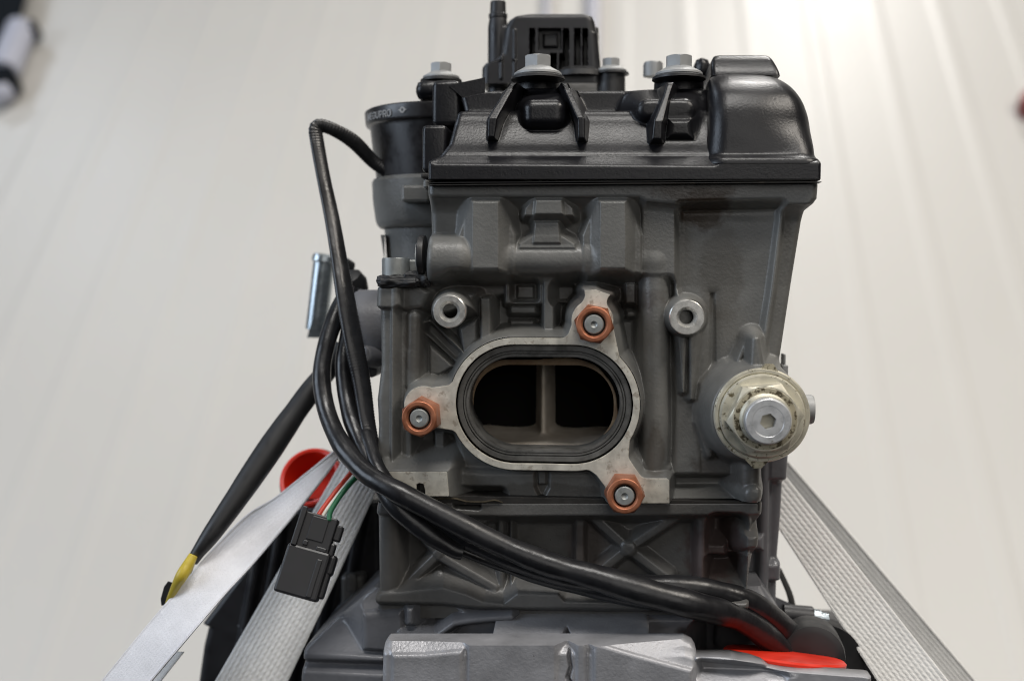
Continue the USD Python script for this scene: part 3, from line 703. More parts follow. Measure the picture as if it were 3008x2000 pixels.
lobeA = cat_(rbox(1268, 234, 1352, 372, -32, 30, 2.2), hullpts([at(x, y, q) for x, y in ((1318, 252), (1340, 246), (1425, 228), (1425, 300), (1376, 302), (1354, 270)) for q in (-30.6, -38)]))
lobeB = rbox(1238, 366, 1312, 508, -14, 30, 1.8)
lobeC = rbox(1218, 232, 1300, 292, -42, 20, 3)
cover = obj('valve_cover', cat_(main, tunnel, plate, knob, lobeA, lobeB, lobeC), 'black', E, smooth=40)
gk = cat_(rbox(1258, 530, 2407, 536, 0.4, 70, .3), rbox(1260, 536, 2412, 542.5, 0.9, 70, .4), rbox(1236, 508, 1262, 524, -12, 30, .6))
obj('cover_gasket', gk, 'gasket', E, smooth=False)
obj('gasket_corner', rbox(1242, 524, 1262, 556, -12.5, 28, 1), 'cast', E, smooth=False)

def cover_bolt(px, py, h_, s, parent=cover):
    "flanged hex bolt standing on the cover: py = underside of its flange"
    c = np.array(at(px, py, h_)); k = mm(1, h_) * s
    wsh = lathe([(0, -8 * k), (78 * k, -7 * k), (77 * k, 0), (70 * k, 3 * k), (0, 4 * k)], c, (0, 0, 1), 64)
    fl = lathe([(0, 2 * k), (67 * k, 3 * k), (69 * k, 6 * k), (68 * k, 12 * k), (62 * k, 16 * k), (44 * k, 26 * k), (38 * k, 30 * k), (0, 30 * k)], c, (0, 0, 1), 64)
    b = obj('cover_bolt', cat_(fl, hexa(c, (0, 0, 1), 41 * k, 26 * k, 61 * k, 0.02, ch=3 * k, cr=37 * k)), 'bolt', parent, smooth=28)
    obj('bolt_washer', wsh, 'rubber', b) if parent.count('/') < 3 else obj('bolt_washer', wsh, 'rubber', parent)
cover_bolt(1580, 229, -26, 1.0)
cover_bolt(1994, 229, -28, .98)
cover_bolt(1296, 236, -52, .78)
cover_bolt(1795, 216, -75, .66)
obj('bolt_pillar', lathe([(0, -30), (6.5, -30), (6, 0), (0, 0)], at(1795, 214, -75), (0, 0, 1), 32), 'rubber', cover)
obj('cover_bolt', hexa(np.array(at(1918, 226, -75)), (0, 0, 1), 4.2, 0, 6, .3), 'bolt', cover)
pp = lathe([(0, -30), (10, -30), (9.6, -4), (9.4, 0), (0, .4)], at(1994, 226, -38), (0, 0, 1), 64)
pq = lathe([(0, -30), (8.6, -30), (8.4, -4), (8, 0), (0, .4)], at(1580, 226, -36), (0, 0, 1), 64)
obj('bolt_boss', pp, 'black', cover); obj('bolt_boss', pq, 'black', cover)

# ================================================================ FINNED ACTUATOR behind the cover
ar = Relief()
for x0, x1, y0, y1 in ((1655, 1670, 84, 206), (1688, 1704, 84, 206), (1712, 1725, 84, 206), (1618, 1634, 158, 206), (1644, 1655, 158, 206), (1556, 1570, 84, 206)):
    ar.down(s_rect(x0, y0, x1, y1, -70), -84, r=.2, k=70, s=.1)
ar.down(s_rect(1582, 84, 1648, 146, -70), -74, r=.2, k=40, s=.2)
ar.up(s_rect(1597, 100, 1637, 138, -72), -72.5, r=.5, k=5, s=.3)
ar.round_(s_cap((1512, 90), (1512, 230), 4, -70), -69.2, mm(4, -70), s=.5)
ar.round_(s_cap((1473, 70), (1473, 230), 4, -70), -69.2, mm(4, -70), s=.5)
ax_l = [(38, 1545), (46, 1510), (60, 1492), (80, 1482), (160, 1470), (176, 1446), (184, 1424), (196, 1414), (245, 1413)]
ax_r = [(38, 1728), (46, 1740), (60, 1746), (92, 1752), (96, 1756), (245, 1768)]
act = field(38, 245, ax_l, ax_r, lambda px, py: -70 + 0 * px, ar, hn=-70, step=2.6, back=110, edge=3.5, tedge=2.5)
pipe = cat_(lathe([(0, 0), (3.2, 0), (3.4, .6), (3.5, 5), (4.1, 5.5), (4.1, 7), (3.8, 7.4), (4.4, 11), (4.6, 60), (0, 60)], at(1463, 6, -82), (0, 0, -1), 40), rbox(1438, 72, 1500, 240, -78, 14, 1.5))
A_ = obj('finned_actuator', act, 'plastic', E, smooth=35)
obj('actuator_pipe', pipe, 'plastic', A_)
obj('actuator_window', rbox(1600, 103, 1634, 135, -72.2, 1, .2), 'darkred' if 'darkred' in M else 'rubber', A_)
obj('actuator_foot', lathe([(0, 0), (10.5, 0), (10, 2.2), (8, 3.8), (0, 4.4)], at(1702, 230, -76), (0, 0, 1), 48), 'rubber', A_)
obj('actuator_clip', rbox(1742, 78, 1758, 235, -78, 20, 1), 'plastic', A_)

# ================================================================ INTAKE CUP at the left behind
cc = np.array(at(1312, 336, -78)); k = mm(1, -78)
z = lambda py: (at(1312, py, -78)[2] - cc[2])
cup = lathe([(206 * k, z(300) - 6), (232 * k, z(334)), (237 * k, z(336) - .2), (238 * k, z(340)), (236 * k, z(372)), (233 * k, z(378)), (224 * k, z(382)), (222 * k, z(390)), (206 * k, z(530)), (0, z(530))], cc, (0, 0, 1), 128)
cupn = obj('intake_cup', cup, 'anod', E, smooth=30)
Rr = 238 * k
def wrap(m, px, py, hh):
    "lay flat lettering (mm, reading along x) round the rim of the cup"
    V = m.vertices.copy()
    a0 = (px - 1312) * k / Rr
    zz = at(1312, py, -78)[2]
    ang = V[:, 0] / Rr
    th0 = math.asin(max(-1, min(1, (px - 1312) * k / Rr)))
    a = th0 + ang
    rad = Rr + .05 + V[:, 2]
    out = np.stack([cc[0] + rad * np.sin(a), cc[1] - rad * np.cos(a), zz + V[:, 1]], 1)
    return trimesh.Trimesh(out, m.faces, process=False)
txt = meshkit.text_mesh('MEGUPRO', 2.75, .12, bold=True)
obj('cup_lettering', wrap(txt, 1103, 370, 2.4), 'printing', cupn, smooth=False)
em = unary_union([Point(0, 0).buffer(1.25, 24).difference(Point(0, 0).buffer(.62, 24)), Polygon([(1.1, .35), (2.3, 0), (1.1, -.35)]), Polygon([(-1.1, .35), (-2.3, 0), (-1.1, -.35)])])
emm = trimesh.creation.extrude_polygon(em, .12, engine='earcut') if em.geom_type == 'Polygon' else trimesh.util.concatenate([trimesh.creation.extrude_polygon(g, .12, engine='earcut') for g in em.geoms])
emm = emm.subdivide()
obj('cup_emblem', wrap(emm, 1224, 356, 1), 'printing', cupn, smooth=False)

ad = lathe([(0, z(528)), (205 * k, z(528)), (214 * k, z(531)), (219 * k, z(540)), (216 * k, z(600)), (209 * k, z(650)), (204 * k, z(664)), (196 * k, z(672)), (184 * k, z(676)), (180 * k, z(720)), (176 * k, z(800)), (0, z(800))], cc, (0, 0, 1), 128)
adp = obj('intake_adapter', ad, 'cast', E, smooth=30)
obj('adapter_pad', rbox(1178, 543, 1262, 594, -40, 10, 1.2), 'cast', adp, smooth=False)
obj('adapter_rib', hullpts([at(1118, 690, -62), at(1130, 690, -62), at(1130, 770, -62), at(1118, 690, -75), at(1130, 690, -75), at(1130, 770, -75)]), 'cast', adp, smooth=False)

# head bolt, rubber collar and core plug on the left shoulder
obj('shoulder_bolt', cat_(hexa(np.array(at(1163, 812, -12)), (0, 0, 1), 5.4, 0, 7.0, .5, ch=.5, cr=4.9), rbox(1190, 762, 1252, 822, -16, 14, 1)), 'zinc', E, smooth=28)
def blobby(px0, py0, px1, py1, h_, back, seed):
    m = tm(rbox(px0, py0, px1, py1, h_, back, 2)); m = m.subdivide().subdivide().subdivide()
    n_ = meshkit.fbm(m.vertices * .45, 3, seed)[:, None] - .5
    m.vertices = m.vertices + m.vertex_normals * n_ * 2.4
    return m
obj('shoulder_seal', cat_(blobby(1102, 808, 1235, 846, -4, 22, 2), blobby(1175, 800, 1262, 842, -5, 16, 5)), 'rubber', E, smooth=40)
pc = np.array(at(1250, 752, -9))
obj('core_plug_seal', lathe([(0, 0), (7.6, 0), (7.8, .4), (7.8, 2.0), (7.4, 2.4), (0, 2.4)], pc, (-1, 0, 0), 56), 'rubber', E)
obj('core_plug', lathe([(0, 3.6), (3, 3.5), (5.5, 3.0), (7.0, 2.3), (7.0, 2.0), (0, 2.0)], pc, (-1, 0, 0), 56), 'bright', E)

# left flank of the head: round boss, knobs
ob = cat_(lathe([(0, -14), (15.5, -14), (15.5, 0), (14.6, 1.5), (13.4, 1.8), (13.0, 2.6), (0, 2.6)], at(1058, 962, -42), (-1, 0, 0), 64),
          lathe([(0, -6), (4.2, -6), (4.2, 1), (3.4, 2.2), (0, 2.4)], at(1076, 1046, -26), (-.5, -1, .2), 32),
          rbox(1072, 1040, 1104, 1110, -34, 20, 2))
obj('flank_boss', ob, 'case', E, smooth=35)
obj('flank_knob', cat_(lathe([(0, -4), (5.5, -4), (6.5, 0), (5.5, 4), (3, 5.6), (0, 6)], at(1036, 836, -60), (-.3, -.5, .8), 32), lathe([(0, -3), (3.6, -3), (3.8, 1), (0, 3)], at(1012, 782, -70), (-.6, -.6, .4), 28)), 'rubber', E)
g0, g1 = np.array(at(953, 764, -95)), np.array(at(930, 968, -95))
gd = (g1 - g0) / np.linalg.norm(g1 - g0); L_ = np.linalg.norm(g1 - g0)
gp = lathe([(3, -2.5), (4.6, -2.8), (5.6, -1.8), (5.8, .4), (5.0, 1.2), (5.0, 3), (5.1, L_ - 2), (5.1, L_)], g0, gd, 48)
gp2 = tube([(*g1, 5.1), (*(g1 + gd * 2 + np.array([-1.0, 0, 0])), 5.2), (*np.array(at(980, 990, -95)), 5.0), (*np.array(at(1040, 975, -95)), 5.0)], n=8)
BP = obj('breather_pipe', gp, 'galv', E, smooth=30)
obj('pipe_end', hullpts([at(908, 968, -90), at(968, 960, -90), at(960, 992, -90), at(902, 992, -90), at(914, 950, -90), at(908, 968, -103), at(968, 960, -103), at(960, 992, -103), at(902, 992, -103), at(914, 950, -103)]), 'galv', BP, smooth=20)

# ================================================================ CYLINDER
cy = Relief()
cy.up(s_poly([(1000, 1470), (1480, 1474), (2400, 1474), (2400, 1514), (1480, 1520), (1000, 1512)], -4), -4.5, r=1.2, k=2.0, s=1.8)
cy.down(s_poly([(1340, 1470), (1396, 1470), (1404, 1490), (1340, 1486)], -4), -9, r=.5, k=3, s=.8)
for path, r in (([(1748, 1522), (1846, 1612), (1960, 1700)], 15), ([(1985, 1520), (1846, 1612), (1752, 1690)], 15),
                ([(1432, 1515), (1295, 1620), (1196, 1716)], 14), ([(1215, 1545), (1295, 1638), (1452, 1728)], 14)):
    cy.up(s_path(path, r, -10), -10.5, r=1.2, k=2.2, s=1.6)
cy.up(s_circ((1846, 1612), 24, -10), -9.8, r=1.5, k=2, s=2)
cy.up(s_circ((1290, 1690), 20, -13), -11.5, r=2.2, k=2, s=1.5)
for x0, x1 in ((1464, 1480), (1690, 1716), (1498, 1506)):
    cy.up(s_rect(x0, 1515, x1, 1760, -11), -11.5, r=.8, k=3, s=1.6)
cy.round_(s_cap((1138, 1500), (1138, 1760), 36, -8), -6.0, mm(36), s=2.0)
cy.round_(s_cap((2072, 1520), (2072, 1760), 26, -11), -9.0, mm(26), s=2.0)
cy.round_(s_cap((2182, 1510), (2165, 1760), 22, -9), -7.0, mm(22), s=2.0)
cy.down(s_rect(2098, 1524, 2155, 1596, -20), -24, r=1, k=3, s=1.5)
cy.down(s_rect(2098, 1632, 2150, 1750, -20), -26, r=1, k=3, s=1.5)
cy.up(s_rect(2050, 1600, 2130, 1626, -14), -14, r=1, k=2.5, s=1.8)
cy.up(s_rect(2190, 1572, 2236, 1606, -8), -6, r=1.2, k=2, s=1.5)
# wavy foot flange
cy.up(s_poly([(1080, 1742), (1180, 1735), (1300, 1720), (1370, 1740), (1420, 1762), (1480, 1768), (1520, 1738), (1640, 1742), (1660, 1762), (2240, 1770), (2240, 1830), (1080, 1830)], -6), -5.5, r=1.3, k=1.7, s=2.0)
cy.down(s_poly([(1080, 1786), (1300, 1788), (1400, 1800), (1900, 1806), (2240, 1806), (2240, 1850), (1080, 1850)], -6), -11, r=.8, k=2.0, s=1.6)
cxl2 = [(1476, 1108), (1500, 1104), (1740, 1108), (1760, 1098), (1830, 1098)]
cxr2 = [(1476, 2240), (1515, 2238), (1640, 2226), (1760, 2204), (1830, 2200)]
blk = obj('cylinder', field(1477, 1830, cxl2, cxr2, lambda px, py: -16 + 0 * px, cy, hn=-5, step=2.4, back=105, edge=2.4), 'block', E, smooth=True)
obj('head_gasket', cat_(rbox(1112, 1473.6, 2232, 1476.6, -4.6, 90, .1)), 'gasket', blk, smooth=False)
# the bit of gasket steel curling out of the joint
gs = []
Q = np.array([at(x, y, hh) for x, y, hh in ((1262, 1464, -3), (1330, 1463, -3.2), (1372, 1472, -3.4), (1420, 1473, -3.4), (1452, 1468, -3.4), (1476, 1474, -4))])
S = spline(np.hstack([Q, np.ones((len(Q), 1))]), 8)[:, :3]
rib = np.vstack([S, S + [0, 3, 0], S + [0, 0, -.28], S + [0, 3, -.28]]); n_ = len(S); j = np.arange(n_ - 1)
ff = np.vstack([np.stack([a + j, a + j + 1, b + j + 1], 1) for a, b in ((0, n_), (2 * n_, 0), (3 * n_, 2 * n_))] + [np.stack([a + j, b + j + 1, b + j], 1) for a, b in ((0, n_), (2 * n_, 0), (3 * n_, 2 * n_))])
obj('gasket_tongue', trimesh.Trimesh(rib, ff, process=False), 'steelgasket', blk, smooth=False)

# side case behind the cylinder at the right
sc_ = Relief()
sc_.up(s_rect(2255, 1330, 2330, 1408, -38), -36, r=1.5, k=2, s=1.5)
sc_.up(s_rect(2250, 1655, 2330, 1705, -38), -37, r=1.5, k=2, s=1.5)
sc_.round_(s_cap((2246, 1330), (2240, 1800), 14, -38), -36, mm(14, -38), s=1.6)
sc_.up(s_rect(2200, 1570, 2242, 1612, -36), -34, r=2, k=2, s=1.5)
side = field(1322, 1900, [(1322, 2140), (1900, 2100)], [(1322, 2304), (1336, 2312), (1404, 2308), (1414, 2302), (1520, 2296), (1640, 2286), (1650, 2291), (1700, 2290), (1708, 2284), (1800, 2282), (1900, 2300)], lambda px, py: -41 + 0 * px, sc_, hn=-40, step=3, back=110, edge=2.5, tedge=2)
sd_ = obj('side_case', side, 'case', E, smooth=True)
obj('side_stay', tube(cab([(2288, 1672, -60, 8), (2318, 1740, -62, 9), (2330, 1790, -64, 10)])), 'block', sd_)
bolt_c = np.array(at(2300, 1806, -50))
obj('engine_mount_sleeve', cat_(lathe([(0, 0), (4.6, 0), (4.6, 11.4), (4.2, 12), (0, 12)], bolt_c, (1, 0, -.06), 40)), 'plastic', E)
obj('engine_mount_bolt', cat_(hexa(bolt_c + np.array([12, 0, -.7]), (1, 0, -.06), 3.6, -.5, 3.2, .2, ch=.5), hexa(bolt_c + np.array([14, 0, -.8]), (1, 0, -.06), 2.6, 0, 4.2, .2, ch=.5)), 'galv', E, smooth=28)
obj('mount_arm', hullpts([at(x, y, hh) for x, y in ((2250, 1740), (2300, 1770), (2360, 1788), (2380, 1800), (2370, 1840), (2280, 1860), (2230, 1800)) for hh in (-52, -66)]), 'case', E, smooth=20)

# ================================================================ CRANKCASE
cr = Relief()
cr.up(s_poly([(850, 1960), (1080, 1752), (1100, 1790), (1180, 1872), (1180, 1900), (850, 1925)], -20), -22, r=1.5, k=.9, s=3)
cr.up(s_poly([(1060, 1800), (1200, 1790), (1360, 1790), (1440, 1812), (2240, 1812), (2260, 1990), (1060, 1990)], -8), -9.0, r=2.5, k=1.1, s=3)
cr.down(s_poly([(1196, 1800), (1330, 1800), (1352, 1815), (1322, 1846), (1200, 1856)], -9), -15, r=1.2, k=1.8, s=1.2)
cr.up(s_rect(1192, 1790, 1212, 1838, -5), -6.0, r=1.2, k=2, s=1.2)
cr.round_(s_path([(1176, 1876), (1276, 1876), (1332, 1836), (1378, 1828), (1500, 1816)], 10, -4), -5.2, mm(10), s=1.6)
cr.down(s_poly([(925, 1945), (1118, 1958), (1118, 1972), (925, 1962)], -10), -24, r=1, k=2, s=1.5)
cr.up(s_poly([(860, 1905), (1130, 1925), (1130, 1944), (860, 1936)], -10), -9.0, r=1.5, k=1.4, s=2)
cr.up(s_poly([(860, 1962), (1130, 1976), (1130, 2300), (860, 2300)], -10), -9.0, r=1.5, k=1.4, s=2)
cr.up(s_poly([(2010, 1846), (2240, 1826), (2330, 1905), (2380, 1915), (2380, 1990), (2010, 1990)], -10), -7, r=3, k=1.2, s=2)
cr.down(s_poly([(2010, 1868), (2210, 1850), (2260, 1910), (2010, 1922)], -10), -15, r=1.5, k=1.3, s=2)
cr.down(s_rect(2090, 1880, 2600, 2010, -20), -46, r=1, k=3, s=1)
ccxl = [(1742, 1086), (1760, 1062), (1905, 892), (1990, 884), (2400, 880)]
ccxr = [(1742, 2250), (1800, 2290), (1860, 2326), (1930, 2334), (2400, 2334)]
crank = obj('crankcase', field(1745, 2400, ccxl, ccxr, lambda px, py: np.interp(py, [1745, 1800, 1900, 2000, 2400], [-40, -30, -20, -12, -10]) * np.ones_like(px), cr, hn=-10, step=3.0, back=115, edge=2.2), 'case', E, smooth=True)
# light front cover
fc = Relief()
fc.up(s_poly([(1150, 1920), (1250, 1918), (1360, 1908), (1364, 2400), (1150, 2400)], 18), 18.6, r=1.5, k=1.0, s=1.5)
fc.up(s_poly([(1372, 1880), (1636, 1880), (1632, 2400), (1372, 2400)], 18), 18.4, r=1.2, k=1.2, s=1.0)
fc.up(s_poly([(1692, 1880), (1722, 1890), (1732, 2400), (1692, 2400)], 18), 18.4, r=1.2, k=1.3, s=1.0)
fc.up(s_poly([(1742, 1880), (1860, 1915), (2034, 1962), (2034, 2400), (1742, 2400)], 18), 19.6, r=1.5, k=.9, s=1.5)
fc.down(s_path([(1662, 1850), (1673, 1890), (1671, 1930), (1676, 1960), (1668, 1990), (1684, 2020)], 2.4, 17), 14.5, r=.2, k=4, s=.4)
fprof = lambda px, py: pch(py - np.interp(px, [1128, 1480, 1600, 2010, 2050], [0, 3, 0, 8, 22]), [1860, 1882, 1888, 1898, 1915, 2400], [5, 8, 11.5, 15, 17, 18.5])
front = field(1882, 2400, [(1882, 1136), (1890, 1128), (2400, 1120)], [(1882, 2012), (1895, 2036), (1912, 2046), (2400, 2050)], fprof, fc, hn=14, step=2.2, back=8, edge=2.2)
bk_ = Relief()
bk_.down(s_path([(1660, 1830), (1664, 1866), (1673, 1895)], 2.2, 5), -2, r=.2, k=4, s=.4)
block = field(1836, 1900, [(1836, 1456), (1842, 1448), (1900, 1448)], [(1836, 1898), (1844, 1908), (1900, 1908)], lambda px, py: pch(py + .0 * px, [1836, 1842, 1852, 1860, 1874, 1900], [-14, -9.5, -3, 3.5, 7, 9]), bk_, hn=4, step=2.2, back=20, edge=1.6)
cov = obj('front_case', cat_(front, block), 'alu', E, smooth=40)
obj('case_dowel', cat_(rbox(2030, 1938, 2048, 1992, 14, 12, 1)), 'alu', cov, smooth=False)
lf = Relief(); lf.up(s_poly([(2040, 1924), (2200, 1928), (2250, 1945), (2262, 2400), (2040, 2400)], 16), 19, r=2.5, k=1.5, s=2)
lf.down(s_poly([(2062, 1950), (2250, 1968), (2300, 1986), (2062, 1978)], 16), 12, r=1, k=1.5, s=1.5)
ledge = field(1925, 2400, [(1925, 2036), (2400, 2036)], [(1925, 2150), (1936, 2205), (1948, 2240), (1964, 2262), (1977, 2430), (1986, 2560), (2400, 2560)], lambda px, py: np.interp(py, [1918, 1950, 2400], [13, 16, 18]) * np.ones_like(px), lf, hn=15, step=3, back=6, edge=2.0, tedge=1.0)
obj('case_ledge', ledge, 'alu', cov, smooth=True)
obj('rubber_mount', cat_(lathe([(0, 8), (9, 8), (11.5, 7), (12, 4), (12, -10), (0, -10)], at(2385, 1915, -26), (-.1, -1, .1), 56), lathe([(0, -2), (16, -2), (16.5, 0), (16.5, 10), (0, 10)], at(2400, 1925, -50), (0, -1, 0), 56)), 'rubber', E)
obj('rear_case', rbox(2440, 1920, 2700, 2300, -70, 60, 4), 'plastic', E, smooth=False)
# ================================================================ RED PLUG and black duct on the left
dk = Relief()
for i, x in enumerate((640, 690, 760, 800, 860, 920)):
    dk.round_(s_cap((x + 150, 1480), (x, 2300), 14, -66), -62, mm(14, -66), s=3.0)
dxl_ = [(1470, 850), (1560, 790), (1700, 690), (1836, 588), (1842, 606), (1900, 592), (2000, 578), (2300, 560)]
dxr_ = [(1470, 1120), (1760, 1130), (1900, 1000), (2300, 980)]
duct_ = field(1470, 2300, dxl_, dxr_, lambda px, py: -66 + 0 * px, dk, hn=-66, step=3.5, back=130, edge=4, tedge=3)
obj('black_side_cover', duct_, 'plastic', E, smooth=True)
obj('side_cover_bracket', cat_(rbox(1000, 1690, 1066, 1790, -58, 10, 2), rbox(1020, 1690, 1045, 1740, -55, 6, 1)), 'block', E, smooth=False)

t = thing('red_plug', 'red plastic cup plug sitting in the black pipe mouth behind the left strap', 'plug', at(905, 1480, -70))
axr = np.array([-.10, -.80, .55]); axr /= np.linalg.norm(axr)
rc = np.array(at(908, 1398, -62))
Rk = mm(96, -62)
obj('plug_rim', lathe([(Rk, -12), (Rk, -1), (Rk - .4, -.2), (Rk - 1.2, 0), (Rk - 2.0, -.4), (Rk - 2.4, -1.5), (Rk - 3.4, -11), (Rk - 4.5, -13), (0, -13.5)], rc, axr, 72), 'red', t)
obj('pipe_mouth', lathe([(Rk + .4, -40), (Rk + .9, -30), (Rk + .9, -3.2), (Rk + .15, -2.6)], rc, axr, 64), 'case', E)

t = thing('red_plug', 'flat bright red plastic cap lying on the crankcase at the lower right', 'plug', at(2300, 1960, -18))
cx_ = np.array(at(2303, 1931, -10)); an = np.array([.085, .23, 1.0])
obj('cap_disc', lathe([(0, -1.0), (21.3, -1.0), (22.2, -.3), (22.3, .6), (21.6, 1.3), (19, 1.5), (0, 1.8)], cx_, an, 96), 'red', t)
obj('cap_collar', lathe([(0, -7), (18.4, -7), (18.8, -1), (0, -1)], cx_, an, 64), 'red', t)

# ================================================================ STRAPS
def strap(edge_a, edge_b, thick=1.3, weave=0.28, cw=2.0, cl=2.3, n=26, across=64, sag=0.0, wave=0.0):
    "woven webbing between two edges given as (photo x, photo y, h)"
    A = spline(np.array([at(*p) for p in edge_a]), n); B = spline(np.array([at(*p) for p in edge_b]), n)
    # resample finely along the length
    L = np.r_[0, np.cumsum(np.linalg.norm(np.diff((A + B) / 2, axis=0), axis=1))]
    m = int(L[-1] / .5) + 2; s = np.linspace(0, L[-1], m)
    A = np.stack([np.interp(s, L, A[:, k]) for k in range(3)], 1); B = np.stack([np.interp(s, L, B[:, k]) for k in range(3)], 1)
    u = np.linspace(0, 1, across)
    P = A[:, None] * (1 - u)[None, :, None] + B[:, None] * u[None, :, None]
    du = B - A; W = np.linalg.norm(du, axis=1, keepdims=True); du = du / W
    dv = np.gradient((A + B) / 2, axis=0); dv /= np.linalg.norm(dv, axis=1, keepdims=True)
    nr = np.cross(du, dv); nr /= np.linalg.norm(nr, axis=1, keepdims=True)
    nr *= np.sign((-nr[:, 1:2]) + 1e-9)
    wmm = u[None, :] * W
    row = np.floor(wmm / cw)
    ph = s[:, None] / cl + row * .5
    hh = weave * (np.abs(np.sin(math.pi * wmm / cw)) ** .7) * (.45 + .55 * np.abs(np.sin(math.pi * ph)))
    edge = np.minimum(u, 1 - u)[None, :] * W
    hh = np.where(edge < 1.0, .35 + 0 * hh, hh) - np.where(edge < .35, (.35 - edge) * 1.2, 0)
    hh = hh + wave * np.sin(s * .06)[:, None] * (u - .5)[None]
    T = P + nr[:, None] * hh[..., None]
    Bk = P - nr[:, None] * (thick * .5)
    Ts = T; ny, nx = Ts.shape[:2]
    idx = np.arange(ny * nx).reshape(ny, nx); off = ny * nx
    a, b, c, d = idx[:-1, :-1], idx[:-1, 1:], idx[1:, 1:], idx[1:, :-1]
    F = [np.stack([a, b, c], -1).reshape(-1, 3), np.stack([a, c, d], -1).reshape(-1, 3), np.stack([a, c, b], -1).reshape(-1, 3) + off, np.stack([a, d, c], -1).reshape(-1, 3) + off]
    for e in (idx[:, 0], idx[:, -1], idx[0], idx[-1]):
        F += [np.stack([e[:-1], e[1:], e[1:] + off], 1), np.stack([e[:-1], e[1:] + off, e[:-1] + off], 1)]
    return trimesh.Trimesh(np.vstack([Ts.reshape(-1, 3), Bk.reshape(-1, 3)]), np.vstack(F), process=False)

GS = 'white tie-down straps holding the engine'
t = thing('tie_down_strap', 'smooth white webbing strap on the far left, twisting up past the red plug', 'strap', at(500, 2000, 10), group=GS)
obj('webbing', strap([(985, 1318, -48), (890, 1394, -44), (805, 1460, -38), (728, 1508, -30), (650, 1583, -21), (556, 1690, -10), (427, 1841, -4), (303, 1990, 0), (20, 2330, 6)],
                     [(996, 1345, -48), (930, 1430, -40), (872, 1503, -33), (805, 1584, -24), (735, 1665, -14), (660, 1745, -4), (560, 1862, 4), (441, 2004, 6), (160, 2338, 10)], weave=.10, cw=1.6, cl=1.8, wave=.3), 'strap', t, smooth=True)
obj('webbing_tail', strap([(511, 1913, -15), (441, 2000, -15), (380, 2080, -14)], [(539, 1913, -13), (470, 2000, -13), (410, 2080, -12)], across=12, weave=.1), 'strap2', t, smooth=True)
t = thing('tie_down_strap', 'coarse woven white strap passing behind the black connector at the lower left', 'strap', at(740, 2000, -10), group=GS)
obj('webbing', strap([(1014, 1335, -62), (824, 1665, -45.6), (633, 1996, -29), (390, 2420, -8)], [(1152, 1330, -58), (1003, 1665, -42), (845, 2000, -25.5), (653, 2420, -4)], weave=.6, cw=2.3, cl=2.8), 'strap2', t, smooth=True)
t = thing('tie_down_strap', 'white strap at the loop behind the red plug, narrow piece seen between the wires', 'strap', at(1000, 1360, -62), group=GS)
obj('webbing', strap([(1040, 1330, -66), (1000, 1368, -65), (950, 1450, -64)], [(1062, 1340, -66), (1020, 1392, -65), (985, 1455, -64)], across=24, weave=.1), 'strap2', t, smooth=True)
t = thing('tie_down_strap', 'wide woven grey-white strap at the right running down past the black bolt', 'strap', at(2690, 2000, -20), group=GS)
obj('webbing', strap([(2250, 1325, -72), (2462, 1590, -56), (2625, 1795, -44), (2788, 2000, -32), (3122, 2420, -6)], [(2165, 1365, -72), (2330, 1617, -57), (2454, 1808, -46), (2578, 2000, -34), (2850, 2420, -9)], weave=.42, cw=2.1, cl=2.6), 'strap2', t, smooth=True)
t = thing('tie_down_strap', 'second strap at the right, greyer and blurred, half hidden behind the wide one', 'strap', at(2820, 2000, -80), group=GS)
obj('webbing', strap([(2250, 1278, -114), (2466, 1527, -103), (2667, 1763, -92), (2869, 2000, -82), (3226, 2420, -62)], [(2210, 1340, -117), (2400, 1560, -106), (2580, 1780, -95.5), (2760, 2000, -85), (3104, 2420, -66)], weave=.2), 'strap2', t, smooth=True)

# ================================================================ CABLES
t = thing('wiring_harness', 'black sleeved cables looping down the left of the engine and across its cylinder', 'cable', at(1100, 1450, 0))
W = t
obj('flat_sleeve', tube(cab([(1160, 520, -60, 18), (1100, 478, -58, 20), (1040, 418, -52, 22), (985, 384, -47, 20), (945, 370, -45, 20), (928, 380, -44, 22), (932, 420, -43, 23), (950, 520, -40, 23), (975, 640, -36, 25), (996, 760, -30, 27), (1016, 880, -24, 31), (1040, 1010, -20, 32), (1062, 1120, -18, 30), (1080, 1240, -14, 26), (1100, 1340, -8, 24)]), sides=24, n=30, squash=[.55] * 20, ripple=.03, rip_n=5.2), 'cable', W, smooth=True)
obj('cable', tube(cab([(1035, 850, -44, 24), (1000, 900, -38, 25), (962, 1000, -30, 27), (945, 1100, -24, 28), (958, 1200, -18, 29), (1000, 1300, -8, 30), (1070, 1385, 2, 31), (1160, 1440, 8, 32), (1300, 1514, 9, 33), (1450, 1590, 8, 34), (1600, 1652, 8, 36), (1750, 1695, 9, 38), (1900, 1740, 9, 40), (2050, 1780, 5, 40), (2180, 1820, -6, 38), (2268, 1885, -16, 37), (2318, 1960, -28, 36)]), n=20, wob=.22, seed=3), 'cable', W, smooth=True)
obj('cable', tube(cab([(1060, 860, -46, 22), (1030, 950, -36, 24), (1010, 1060, -28, 25), (1018, 1170, -22, 26), (1050, 1280, -12, 27), (1100, 1385, -2, 28), (1160, 1480, 4, 30), (1250, 1560, 5, 30), (1330, 1612, 4, 26), (1360, 1622, 3.5, 25)]), n=20, wob=.2, seed=8), 'cable', W, smooth=True)
obj('cable', tube(cab([(1040, 1090, -34, 20), (1056, 1200, -22, 22), (1085, 1310, -8, 24), (1130, 1410, 2, 26), (1230, 1495, 3, 26), (1360, 1580, 2, 26), (1500, 1645, 1, 28), (1640, 1692, 1, 28), (1760, 1712, 0, 30), (1880, 1716, -2, 30), (2000, 1722, -5, 33), (2120, 1742, -10, 36), (2220, 1785, -16, 40), (2300, 1850, -26, 42), (2358, 1925, -36, 42)]), n=20, wob=.2, seed=12), 'cable', W, smooth=True)
